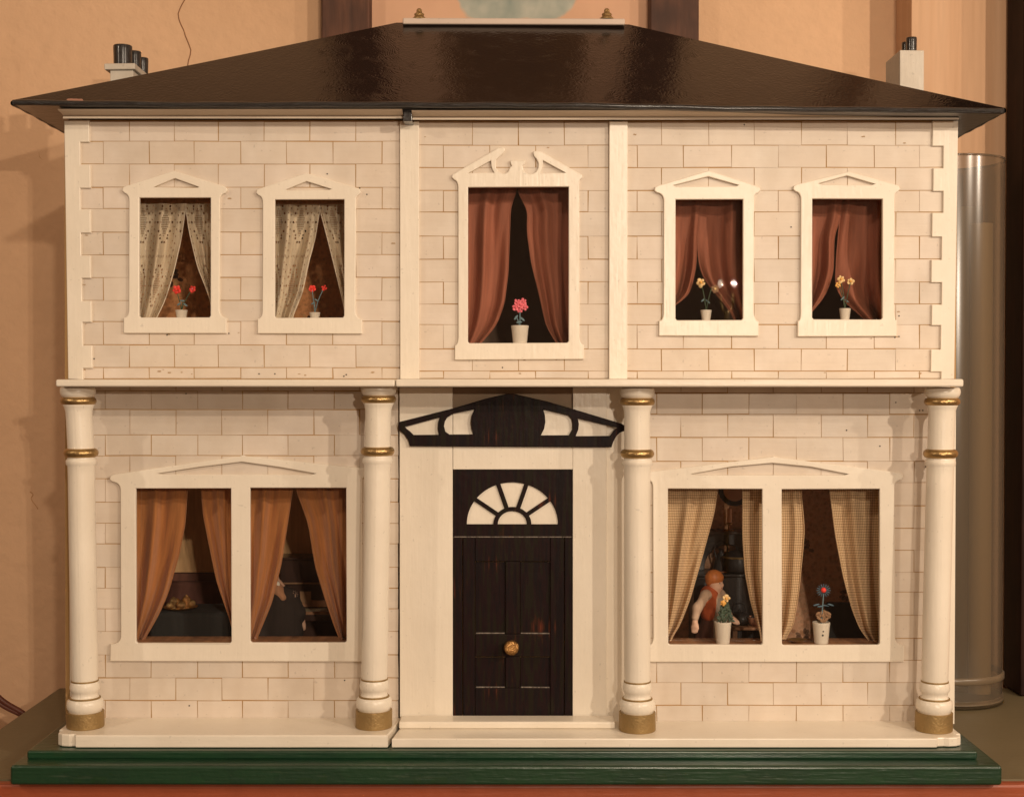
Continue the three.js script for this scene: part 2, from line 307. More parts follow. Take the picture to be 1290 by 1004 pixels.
{ // clear plastic tube behind the house
  const cx = .653, cz = -.325, t = thing('plastic_tube', 'tall clear plastic tube with a lid and foot ring behind the right of the house', 'tube', [cx, TY, cz]);
  const R = .078, H = YP(206, cz) - TY;
  part('tube_wall', lathe([[R, .012], [R, H]], cx, TY, cz, 64), M.plastic, t);
  const kx = XP(1236, cz + .02);
  part('rolled_sheet', lathe([[.0165, .013], [.0165, YP(284, cz) - TY]], kx, TY, cz + .02, 40), M.plasticInner, t);
  part('rolled_sheet', lathe([[.033, .013], [.033, YP(262, cz) - TY]], kx - .022, TY, cz - .012, 40), M.plasticDark, t);
  part('rim', lathe([[R - .001, H], [R + .001, H], [R + .001, H + .003], [R - .001, H + .003], [R - .001, H]], cx, TY, cz, 64), M.plastic, t);
  const yf = YP(845, cz) - TY;
  part('foot_ring', lathe([[R, yf - .005], [R + .003, yf - .004], [R + .003, yf + .003], [R, yf + .005]], cx, TY, cz, 64), M.plasticDark, t);
  part('base_disc', lathe([[0, .012], [R + .002, .012], [R + .002, .001], [0, .001]], cx, TY, cz, 64), M.plasticDark, t);
}
{ // cable dropping behind the table's left end
  const f = (px, py) => { const w = W(px, py, -.33); return [w.x, w.y, w.z]; };
  const a = part('power_cable', [tube([f(-60, 830), f(-20, 862), f(4, 884), f(24, 896), f(34, 903), f(60, 935), f(80, 990)], .0042), tube([f(-60, 852), f(-20, 874), f(6, 891), f(26, 901), f(40, 912), f(64, 945), f(84, 1000)], .0035)], M.cable);
  a.userData = { label: 'dark red twin cable hanging behind the left end of the table', category: 'cable' };
}

// ------------------------------------------------------------------ the doll's house
const house = thing('dolls_house', 'large cream painted two-storey dolls house with black roof on a green plinth', 'dolls house', [0, 0, -.15]);
const DEP = -.385;
// plinth and porch slabs
{
  const pl = part('plinth', wobble(boxW(XP(12, .125, 980), XP(1264.5, .125, 980), TY + .0006, .0193, -.40, .125, .004), .0006, 14), M.green, house);
  part('upper_step', wobble(boxW(XP(33, .098, 952), XP(1233, .098, 952), .0195, .0302, -.395, .098, .003), .0005, 17), M.green, pl);
  // small scraped patches along the front edge
}
const slabTop = [.0456, .0415], slabBase = .0304;      // the right-hand leaf hangs a little lower
function slab(pts, top) {
  const s = new THREE.Shape(); pts.forEach(([x, z], i) => i ? s.lineTo(x, -z) : s.moveTo(x, -z)); s.closePath();
  const g = new THREE.ExtrudeGeometry(s, { depth: top - slabBase - .003, bevelEnabled: true, bevelSize: .0015, bevelThickness: .0015, bevelOffset: -.0015, bevelSegments: 2 });
  g.rotateX(-Math.PI / 2); g.translate(0, slabBase + .0015, 0); return uvBox(g);
}
const xa = XP(69, .075, 927), xb = XP(1214.5, .075, 927), gap = XP(497, .06, 925);
part('porch_slab', slab([[xa, .0], [xa, .060], [xa + .005, .063], [xa + .0065, .067], [xa + .003, .070], [xa + .004, .076], [xa + .010, .081], [xa + .019, .083], [xa + .025, .0815], [xa + .0275, .083], [xa + .0285, .087], [gap - .006, .087], [gap + .001, .03], [gap + .003, 0]], slabTop[0]), M.trimH, house);
part('porch_slab', slab([[gap + .007, .0], [gap + .005, .03], [gap - .001, .087], [xb - .036, .087], [xb - .033, .0825], [xb - .026, .0815], [xb - .020, .083], [xb - .010, .081], [xb - .004, .076], [xb - .0035, .071], [xb - .0065, .069], [xb - .005, .065], [xb, .063], [xb, 0]], slabTop[1]), M.trimH, house);
// ledge over the porch
part('ledge', boxPx(69, 478, 497, 487.3, .087, .0872, .0025), M.trimH, house);
part('ledge', boxPx(498, 477.5, 1215, 487.5, .086, .0862, .0025), M.trimH, house);

// carcass and rooms
const XL = XP(84, 0), XR = XP(1204, 0), P1 = XP(515, 0), P2 = XP(779, 0), YT = YP(150, 0), YM = YP(480, 0), Y0 = .0306;
{
  const shell = part('carcass', [boxW(XL, XL + .009, Y0, YT + .01, DEP, -.009), boxW(XR - .009, XR, Y0, YT + .01, DEP, -.009), boxW(XL + .009, XR - .009, Y0, YT + .01, DEP - .008, DEP)], M.trim, house);
  part('partition', [boxW(P1 - .004, P1 + .004, Y0 + .006, YM - .006, DEP, -.010), boxW(P1 - .004, P1 + .004, YM + .006, YT, DEP, -.010)], M.roomCeil, shell);
  part('partition', [boxW(P2 - .004, P2 + .004, Y0 + .006, YM - .006, DEP, -.010), boxW(P2 - .004, P2 + .004, YM + .006, YT, DEP, -.010)], M.roomCeil, shell);
  part('room_floor', boxW(XL + .009, XR - .009, Y0, Y0 + .006, DEP, -.010), M.floorWood, shell);
  part('room_floor', boxW(XL + .009, XR - .009, YM - .006, YM + .006, DEP, -.010), M.floorWood, shell);
  part('room_ceiling', boxW(XL + .009, XR - .009, YT, YT + .008, DEP, -.010), M.roomCeil, shell);
  const ZW = -.25;                                                    // the wallpapered back of the rooms
  const back = (x0, x1, y0, y1, m, z = ZW) => part('wallpaper', boxW(x0 + .0005, x1 - .0005, y0, y1, z - .003, z), m, shell);
  back(XL + .009, P1 - .004, YM + .006, YT, M.paperA);
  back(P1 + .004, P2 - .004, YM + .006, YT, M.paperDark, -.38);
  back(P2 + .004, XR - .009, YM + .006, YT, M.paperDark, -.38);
  back(XL + .009, P1 - .004, YP(721, ZW), YM - .006, M.paperTan);
  back(P2 + .004, XR - .009, Y0 + .006, YM - .006, M.paperB);
  part('dado', boxW(XL + .0095, P1 - .0045, Y0 + .006, YP(722, ZW), ZW - .002, ZW + .002), M.dado, shell);
}

// openings: l, t, r, b
const OP = { w1: [174.5, 248.5, 264.5, 399.5], w2: [345.5, 251.5, 433, 400.5], w3: [589.5, 235.5, 716.5, 432], w4: [851, 251.5, 936, 403.5], w5: [1023.5, 250.7, 1112, 402.6],
  la: [170.5, 615, 290.8, 810], lb: [314.8, 615, 436, 810], ra: [842, 616, 961, 812.5], rb: [985.5, 616, 1109, 812.5] };
const rect = ([l, t, r, b], g = 0) => [[l - g, b + g], [r + g, b + g], [r + g, t - g], [l - g, t - g]];
function board(pts, holes, z = -.0006, d = .0085) { const s = shapePx(pts, z); for (const h of holes) s.holes.push(holePx(rect(OP[h], .8), z)); return ext(s, z, d, 0); }
const wallL = part('front_wall', board([[82, 906], [500, 906], [503, 151.5], [80.5, 151.5]].map(p => p), ['w1', 'w2', 'la', 'lb']), M.joint, house, 'left front wall panel scored into brown-jointed blocks');
const wallR = part('front_wall', board([[504, 910], [1201.5, 910], [1207, 151.5], [504, 151.5]], ['w3', 'w4', 'w5', 'ra', 'rb']), M.joint, house, 'right front wall panel scored into brown-jointed blocks');

// the blocks
let nb = 0;
function cut(r, h) {                                                  // rectangle minus rectangle
  const [l, t, R, b] = r, [hl, ht, hr, hb] = h;
  if (hl >= R || hr <= l || ht >= b || hb <= t) return [r];
  const o = []; const yt = Math.max(t, ht), yb = Math.min(b, hb);
  if (ht > t) o.push([l, t, R, yt]); if (hb < b) o.push([l, yb, R, b]);
  if (hl > l) o.push([l, yt, Math.max(l, hl), yb]); if (hr < R) o.push([Math.min(R, hr), yt, R, yb]);
  return o.filter(q => q[2] - q[0] > 1 && q[3] - q[1] > 1);
}
function blocks(parent, rows, xLo, xHi, jointsA, jointsB, first, holes, hidden) {
  for (let i = 0; i < rows.length - 1; i++) {
    const js = ((i + first) % 2 ? jointsB : jointsA).filter(x => x > xLo + 3 && x < xHi - 3), xs = [xLo, ...js, xHi];
    for (let k = 0; k < xs.length - 1; k++) {
      const j = () => rr(-.35, .35);
      const l = xs[k] + (k ? .46 : 0) + j() * .8, R = xs[k + 1] - (k < xs.length - 2 ? .46 : 0) + j() * .8, t = rows[i] + .46 + j(), b = rows[i + 1] - .46 + j();
      if (hidden.some(h => l >= h[0] && R <= h[2] && t >= h[1] && b <= h[3])) continue;
      let ps = [[l, t, R, b]]; for (const h of holes) ps = ps.flatMap(p => cut(p, h));
      if (!ps.length) continue;
      const z = rr(-.0001, .00025);
      const gs = ps.map(p => boxPx(p[0], p[1], p[2], p[3], z, .0010 + z));
      if (ps.length === 1) { const P = gs[0].attributes.position, sh = rr(-.0003, .0003), sv = rr(-.00025, .00025), c = W((l + R) / 2, (t + b) / 2, 0); for (let q = 0; q < P.count; q++) P.setXY(q, P.getX(q) + (P.getY(q) > c.y ? sh : -sh), P.getY(q) + (P.getX(q) > c.x ? sv : -sv)); }
      part('brick', gs, brickMats[Math.floor(rnd() * brickMats.length)], parent); nb++;
    }
  }
}
const seq = (a, d, n) => Array.from({ length: n }, (_, i) => a + d * i);
const H = (...k) => k.map(q => { const [l, t, r, b] = OP[q]; return [l - 2, t - 2, r + 2, b + 2]; });
const rowsUL = [153, 178, 206.5, 236, 263, 292.5, 321, 349.5, 378.5, 405, 434.5, 463, 477], rowsUR = [153, 183, 211, 240, 267, 297.5, 326.5, 355, 383, 409, 439.5, 467.5, 477];
blocks(wallL, rowsUL, 96, 504.5, [162.5, 219, 274.5, 332.5, 390, 448], [129.5, 187.5, 244, 303, 360.5, 419, 481], 0, H('w1', 'w2'), [[162, 240, 276, 418], [330, 242, 447, 420]]);
blocks(wallR, rowsUR, 526, 769.5, [595, 653, 711], [558.5, 617, 675, 741], 0, H('w3'), [[578, 225, 730, 452]]);
blocks(wallR, rowsUR, 789, 1194, [833.5, 893, 950.5, 1010, 1068, 1129], [803, 861, 922, 981, 1041.5, 1102, 1159], 0, H('w4', 'w5'), [[837, 240, 950, 422], [1010, 240, 1126, 422]]);
const rowsLL = [481, 492.5, 516, 548, 574, 603, 632.5, 659, 685, 714.5, 741, 767, 795.6, 825, 854, 882.5, 906], rowsLR = [481, 495, 522, 551, 581, 608, 637, 665.6, 693, 721, 746, 775, 804, 832, 860, 888.6, 912];
const xA = [104, 163, 221, 279, 337, 395, 453], xB = [132, 190, 248.5, 305, 362.5, 421, 480];
blocks(wallL, rowsLL, 88, 501.5, xA, xB, 0, H('la', 'lb'), [[152, 604, 455, 832]]);
const yA = [827.5, 885, 943.7, 1003.6, 1062.5, 1121.5, 1180], yB = [858, 917, 974.5, 1035, 1093.5, 1152];
blocks(wallR, rowsLR, 806, 1197.5, yA, yB, 1, H('ra', 'rb'), [[824, 604, 1128, 833]]);

// quoins, pilasters, corner posts
function quoin(rows, wide, narrow, out0, out1, lean, parent) {
  const pts = []; const L = y => lean * (y - 150) / 325;
  for (let i = 0; i < rows.length - 1; i++) { const x = (i % 2 ? narrow : wide), e = rr(-.8, .8); pts.push([x + L(rows[i]) + e, rows[i] + (i ? .8 : 0)], [x + L(rows[i + 1]) + e, rows[i + 1] + .8]); }
  pts.push([out1, rows[rows.length - 1]], [out0, rows[0]]);
  if (wide < 600) pts.reverse();
  return part('quoin', ext(shapePx(pts, .004), .004, .0046, .0009), M.trim, parent);
}
quoin([151, ...rowsUL.slice(1, -1), 477.5], 111.5, 99.5, 80, 85, 4, wallL);
quoin([152, ...rowsUR.slice(1, -1), 477.5], 1176.5, 1189.5, 1208, 1203, -3.5, wallR);
part('pilaster', boxPx(503.4, 152.5, 528, 477.6, .007, .0078, .001), M.trim, wallR);
part('pilaster', boxPx(767.6, 152.5, 790.6, 477.6, .007, .0078, .001), M.trim, wallR);
part('corner_strip', boxPx(85.5, 488, 95, 905, .002, .0028), M.trim, wallL);
part('corner_strip', boxPx(1194, 488, 1203, 912, .002, .0028), M.trim, wallR);
// nail holes
{
  const nl = [[412, 219], [453, 237], [462, 245], [433, 474], [346, 471], [326, 471], [210, 422], [288, 420], [118, 452], [434, 857], [238, 889], [633, 463], [997, 286], [1133, 398], [1133, 424], [1128, 425], [1067, 542], [1109, 562], [1167, 588], [1129, 507], [1159, 517], [1163, 517], [938, 157], [234, 496], [376, 482], [436, 472], [303, 907]];
  const mk = (f) => nl.filter(f).map(([x, y]) => { const w = W(x, y, 0); const g = new THREE.CylinderGeometry(.0009, .0009, .0006, 10); g.rotateX(Math.PI / 2); g.translate(w.x, w.y, .0003); return g; });
  const a = part('nail_holes', mk(p => p[0] < 503), M.black, wallL); a.userData.kind = 'stuff';
  const b = part('nail_holes', mk(p => p[0] > 503), M.black, wallR); b.userData.kind = 'stuff';
}

// small chips and scuffs where the paint has gone
{
  const chip = (px, py, r) => { const n = 9, sh = new THREE.Shape(), w = W(px, py, 0); for (let i = 0; i < n; i++) { const a = i / n * Math.PI * 2, q = r * rr(.45, 1.1) * .001, x = w.x + q * 1.7 * Math.cos(a), y = w.y + q * .7 * Math.sin(a); i ? sh.lineTo(x, y) : sh.moveTo(x, y); } const g = new THREE.ExtrudeGeometry(sh, { depth: .0002, bevelEnabled: false }); g.translate(0, 0, .0004); return g; };
  const A = [], B = []; for (const [x, y] of [[200, 468], [206, 466], [214, 470], [228, 469], [242, 471], [376, 471], [384, 473], [470, 469], [108, 296], [106, 359], [107, 408], [106, 466], [300, 420], [212, 421], [495, 306], [290, 250]]) A.push(chip(x + rr(-1, 1), y + rr(-1, 1), rr(.8, 1.9)));
  for (const [x, y] of [[585, 453], [600, 454], [660, 454], [700, 453], [655, 471], [535, 172], [690, 186], [1088, 172], [1140, 180], [1132, 392], [1130, 425], [1188, 418], [1040, 470], [1160, 470], [800, 170], [1098, 426]]) B.push(chip(x + rr(-1, 1), y + rr(-1, 1), rr(.8, 1.8)));
  part('paint_chips', A, M.chipBrown, wallL).userData.kind = 'stuff'; part('paint_chips', B, M.chipBrown, wallR).userData.kind = 'stuff';
}

// windows
const FZ = .0052;
function frameShape(o) {
  const { ears: [xl, yl, xr, yr], apex: [ax, ay], outer: [ol, or], sill: [sl, st, sr, sb], ops, tri } = o;
  const yb = st - 10, ye = Math.max(yl, yr), left = [[sl, sb], [sl, st], ...q2([sl + 1, st], [ol - .5, st - 1], [ol, yb]), ...q2([ol, yl + 15], [ol, yl + 6], [xl + 3, yl + 5], 5), [xl, yl + 2], [xl + 1, yl - 2], [xl + 5, yl - 4]];
  const right = [[xr - 5, yr - 4], [xr - 1, yr - 2], [xr, yr + 2], ...q2([xr - 3, yr + 5], [or, yr + 6], [or, yr + 15], 5), ...q2([or, yb], [or + .5, st - 1], [sr - 1, st]), [sr, st], [sr, sb]];
  const mid = o.mid ?? [[ax - 4, ay + 1.2], [ax, ay], [ax + 4, ay + 1.2]];
  const s = shapePx([...left, ...mid, ...right].reverse(), FZ);
  for (const q of ops) { const [l, t, r, b] = OP[q], c = 2.2; s.holes.push(holePx([[l, t], [r, t], [r, b - c], [r - c * .4, b - c * .4], [r - c, b], [l + c, b], [l + c * .4, b - c * .4], [l, b - c]], FZ)); }
  for (const t of tri) s.holes.push(holePx(t, FZ));
  return s;
}
function makeWindow(o, wall) {
  // window is a part of the house, its frame and panes are sub-parts
  const w = new THREE.Group(); w.name = 'window'; house.add(w); w.position.copy(W((OP[o.ops[0]][0] + OP[o.ops[o.ops.length - 1]][2]) / 2, OP[o.ops[0]][3], 0)).sub(house.position);
  part('frame', wobble(ext(frameShape(o), FZ, FZ - .0003, .0011), .00045, 48), M.trim, w);
  for (const q of o.ops) {
    const [l, t, r, b] = OP[q]; { const A = W(l - 1.5, t - 1.5, -.0106), B = W(r + 1.5, b + 1.5, -.0106), g = new THREE.PlaneGeometry(B.x - A.x, A.y - B.y); g.translate((A.x + B.x) / 2, (A.y + B.y) / 2, -.0106); part('pane', g, M.glass, w); }
    const A = W(l - 6, b, -.012), B = W(r + 6, b, -.012);
    part('inner_sill', boxW(A.x, B.x, A.y - .006, A.y - .0005, -.060, -.0123), o.low ? M.floorWood : M.roomCeil, w);
  }
}
makeWindow({ ears: [153, 238, 286, 238], apex: [219, 215.5], outer: [161.5, 276], sill: [154.5, 400, 284.5, 419.5], ops: ['w1'], tri: [[[193, 235.5], [220, 225], [250, 235.5], [247, 236.5], [221, 236.5]]] });
makeWindow({ ears: [322, 241.5, 454, 240.5], apex: [386, 217.5], outer: [330, 447.5], sill: [323.5, 402, 455.5, 420.5], ops: ['w2'], tri: [[[360, 238.5], [386, 228], [417, 238.5], [414, 239.5], [362, 239.5]]] });
const swan = [[575.8, 215.9], [627.4, 186.5], [632, 185.6], [635.5, 187], [635.6, 190], [633.9, 193.6], [629, 198], [625.2, 202], [624.6, 208], [625.6, 212.5], [628.5, 216.4], [633, 218.7], [637, 218.8], [640.5, 216.5], [642.6, 211.5], [645, 209], [643.4, 206], [643, 203.5], [644, 202], [661.8, 202], [662.6, 204], [661, 206.5], [658.8, 209], [659.6, 213.5], [662.5, 217], [667, 218.8], [672, 218.3], [676, 215.5], [678.4, 211], [678.6, 205], [676, 199.8], [672.6, 195.8], [671.5, 192.5], [672, 190], [676, 189.3], [681.9, 190.2]];
makeWindow({ ears: [569.5, 221, 734.5, 222], apex: [0, 0], mid: swan, outer: [577, 730], sill: [573, 434.5, 736, 453], ops: ['w3'], tri: [[[590.5, 217.8], [618.5, 202.5], [619, 208.7], [620.3, 213], [622.8, 217.8]], [[684, 201.5], [713, 217.8], [681.6, 217.8], [683.4, 212], [684.2, 206]]] });
makeWindow({ ears: [824.5, 238, 958.5, 238], apex: [893.5, 214.5], outer: [836, 950], sill: [830, 404.5, 956, 423.5], ops: ['w4'], tri: [[[849, 233.5], [893, 222], [931, 233.5], [928, 234.8], [852, 234.8]]] });
makeWindow({ ears: [999.7, 236, 1134.5, 237], apex: [1070, 215.5], outer: [1009, 1127], sill: [1005, 404, 1130, 424], ops: ['w5'], tri: [[[1032, 231.5], [1068, 221], [1103, 231.5], [1099, 232.8], [1036, 232.8]]] });
makeWindow({ ears: [137.5, 602, 463, 594], apex: [305, 573.5], outer: [151, 455.5], sill: [138, 812, 460, 833.5], ops: ['la', 'lb'], low: 1, tri: [[[198, 596.5], [250, 588.5], [304, 582], [352, 588.5], [398, 596.5], [392, 598], [204, 598]]] });
makeWindow({ ears: [812, 599, 1139.5, 600], apex: [975, 574.5], outer: [823, 1128], sill: [817, 813.5, 1140, 834.5], ops: ['ra', 'rb'], low: 1, tri: [[[871, 596.8], [922, 588.5], [973, 583], [1022, 588.5], [1070, 597], [1064, 598.6], [878, 598.2]]] });

// door surround, pediment, door
part('door_surround', boxPx(503, 488, 570.3, 904, .007, .0076, .0008), M.trim, house);
part('door_surround', boxPx(721.8, 488, 764, 904, .007, .0076, .0008), M.trim, house);
part('door_surround', boxPx(570.5, 516, 721.6, 591.5, .0068, .0074, .0008), M.trim, house);
part('plain_panel', boxPx(764.2, 488, 806, 912, .0006, .0014), M.trim, house);
part('recess_board', boxPx(570.3, 486, 721.8, 516, -.0002, .0008), M.bareWood, house);
{
  const z = .0125, s = shapePx([[501, 535], [502.4, 531.4], [570, 514.5], [612, 502.4], [638, 496.3], [648.7, 496.3], [690, 506], [740, 520.5], [783, 534], [788, 537], [787, 543], [781, 545.5], [776.5, 550], [773, 557], [770.7, 563.8], [516.4, 562.2], [514.5, 555], [509.5, 547.5], [502.6, 542]].reverse(), z);
  s.holes.push(holePx([[509.5, 537.8], [553.8, 526], [551.6, 532], [551.4, 541], [553.3, 548], [520.9, 548], [516, 543.2], [512.6, 540.8]], z));
  s.holes.push(holePx([[559, 537], [560, 531], [562.8, 526.2], [571, 520.9], [598, 515.6], [594, 523], [592.8, 531], [593.8, 540], [596.4, 547.2], [566, 547.4], [561, 544]], z));
  s.holes.push(holePx([[684.3, 515.8], [716, 523.5], [720, 527.5], [721.4, 534], [721.2, 541], [717.2, 548.5], [681.6, 548.5], [685.6, 540], [686.9, 532], [686.4, 523]], z));
  s.holes.push(holePx([[727.8, 527], [777.8, 539.3], [773, 543], [768.6, 549.3], [725.4, 549.6], [728.6, 541], [729.2, 534]], z));
  const pd = part('door_pediment', wobble(ext(s, z, .0046, .0009), .00025, 60), M.door, house, 'black fretwork pediment over the front door');
}
const door = new THREE.Group(); door.name = 'door'; house.add(door); door.position.copy(W(645, 902, 0)).sub(house.position);
{
  const z = .0042, fan = shapePx([[570.6, 676], [721.4, 676], [721.4, 592], [570.6, 592]].map(p => p), z), cx = 645.5, cy = 660.5, RX = 57.5, RY = 52.8, rx = 24, ry = 21.8;
  const hub = []; for (let i = 0; i <= 16; i++) { const t = Math.PI * i / 16; hub.push([cx + 18.4 * Math.cos(t), cy - 16.6 * Math.sin(t)]); }
  const cells = [];
  for (let k = 0; k < 5; k++) {
    const p = [], a0 = Math.PI * k / 5, a1 = Math.PI * (k + 1) / 5, go = k > 0 ? .048 : 0, g1 = k < 4 ? .048 : 0, gi = k > 0 ? .115 : 0, g2 = k < 4 ? .115 : 0;
    for (let i = 0; i <= 8; i++) { const t = a0 + go + (a1 - g1 - a0 - go) * i / 8; p.push([cx + RX * Math.cos(t), cy - RY * Math.sin(t)]); }
    for (let i = 8; i >= 0; i--) { const t = a0 + gi + (a1 - g2 - a0 - gi) * i / 8; p.push([cx + rx * Math.cos(t), cy - ry * Math.sin(t)]); }
    cells.push(p);
  }
  cells.push(hub);
  for (const c of cells) fan.holes.push(holePx(c, z));
  part('fanlight', ext(fan, z, .0036, .0006), M.door, door);
  for (const c of cells) { // cream pieces set back inside the fan
    let mx = 0, my = 0; c.forEach(p => { mx += p[0] / c.length; my += p[1] / c.length; });
    part('fanlight_pane', ext(shapePx(c.map(p => [mx + (p[0] - mx) * 1.06, my + (p[1] - my) * 1.06]), .0016), .0016, .001, 0), M.trim, door);
  }
  const b = (x0, y0, x1, y1, zf, n) => part(n, boxPx(x0, y0, x1, y1, zf, zf - .0002, Math.min(.0012, (zf - .0002) * .4)), M.door, door);
  b(570.6, 677.2, 582.5, 902, .0044, 'jamb'); b(711.3, 677.2, 721.4, 902, .0044, 'jamb');
  b(583.1, 677.2, 598.3, 902, .005, 'stile'); b(693.2, 677.2, 710.7, 902, .005, 'stile');
  b(598.4, 677.2, 693.1, 707.5, .0049, 'rail'); b(598.4, 799, 693.1, 827.5, .0049, 'rail'); b(598.4, 867, 693.1, 902, .0049, 'rail');
  b(636.6, 707.6, 655.2, 798.9, .0048, 'muntin'); b(636.6, 827.6, 655.2, 866.9, .0048, 'muntin');
  for (const [x0, x1] of [[598.6, 636.4], [655.4, 693]]) for (const [y0, y1] of [[707.8, 798.8], [827.8, 866.8]]) {
    b(x0, y0, x1, y1, .0014, 'panel');
    part('dusty_edge', wobble(boxPx(x0 + .8, y1 - 1.5, x1 - .8, y1 - .1, .0043, .0012), .0003, 240), M.dust, door);
  }
  part('dusty_edge', wobble(boxPx(571.5, 675.9, 721, 677.1, .0042, .002), .00012, 300), M.dust, door);
  const k = W(644.3, 816.5, .02);
  part('knob', [ball(.0094, k.x, k.y, .0175, 1, 1, .86), lathe([[.0045, 0], [.0036, .004], [.004, .010]], 0, 0, 0, 20).rotateX(Math.PI / 2).translate(k.x, k.y, .004)], M.copper, door);
}
part('door_step', boxW(XP(503, .03, 915), XP(774.5, .03, 915), .0416, .0506, .0090, .042, .0022), M.trimH, house);

// columns
function column(cTop, cMid, cBase, dy, PORCH) {
  const z = .046, ZR = z + .02, g = new THREE.Group(); g.name = 'column'; house.add(g);
  const y = py => YP(py + dy, ZR), xt = XP(cTop, z, 494), xm = XP(cMid, z, 572), xb2 = XP(cBase, z, 912);
  g.position.set(xb2, PORCH, z).sub(house.position);
  const yt = y(494), ym = y(572), yb = y(912);
  const lean = geo => { const p = geo.attributes.position; for (let i = 0; i < p.count; i++) { const Y = p.getY(i); const x = Y > ym ? xm + (xt - xm) * (Y - ym) / (yt - ym) : xb2 + (xm - xb2) * (Y - yb) / (ym - yb); const X0 = p.getX(i), Z0 = p.getZ(i) - z; geo.attributes.uv.setXY(i, Math.atan2(X0, Z0) * .02 + cTop * .01, Y); p.setX(i, X0 + x); } geo.computeVertexNormals(); return geo; };
  const k = (CAM_Z - z) / 1750, prof = (list, close) => lean(lathe(list.map(([r, py]) => [r * k, y(py)]), 0, 0, z, 48));
  const torus = (r, t, py) => { const a = []; for (let i = 0; i <= 10; i++) { const s = -Math.PI / 2 + Math.PI * i / 10; a.push([r - t + t * Math.cos(s), py - t * .98 * Math.sin(s)]); } return a; };
  part('shaft', prof([[17, 904], [20.5, 902.5], [20.8, 899], [22.3, 897.5], [22.8, 893], [22, 887.5], [19, 885.2], [18.2, 884], [16.4, 882.5], [15.9, 879.5], [16.6, 876.5], [18, 875], [18.7, 871], [18, 866.5], [17, 864.4], [16.2, 863], [16.2, 861], [16.6, 840], [16.8, 720], [16.6, 600], [16.9, 589], [18.8, 587], [19, 583], [18.4, 581.5], [16.8, 579.5], [16.3, 567], [16.3, 530], [16.6, 519], [18, 514], [19.6, 511], [19, 505], [18, 501]].slice()), M.trim, g);
  part('cap', prof([[17, 503], [20, 500.4], [21.6, 497.4], [22, 494], [21.4, 490.4], [19.6, 488.2], [0.5, 487.8]]), M.trim, g);
  part('gold_ring', prof([[17, 512], ...torus(22.2, 5.4, 506.5), [17, 501]]), M.gold, g);
  part('gold_ring', prof([[15.5, 579.5], ...torus(21.4, 6, 572.6), [15.5, 566]]), M.gold, g);
  part('gold_line', prof([[15.6, 864.4], [17.1, 863.6], [17.1, 862.2], [15.6, 861.4]]), M.goldBase, g);
  part('gold_line', prof([[17, 886], [19.3, 885.3], [19.3, 883.9], [17, 883.2]]), M.goldBase, g);
  const yTop = y(901.5);
  part('gold_base', lean(lathe([[.0226 * k * 1000 , PORCH], [.0233 * k * 1000, PORCH + .0008], [.0232 * k * 1000, yTop - .0005], [.0226 * k * 1000, yTop], [.015 * k * 1000, yTop]], 0, 0, z, 48)), M.goldBase, g);
}
column(97.5, 101.5, 107, -1, slabTop[0] + .0001); column(477, 475.5, 470.8, -3, slabTop[0] + .0001); column(803, 803, 803, 0, slabTop[1] + .0001); column(1188, 1185.5, 1177, 0, slabTop[1] + .0001);

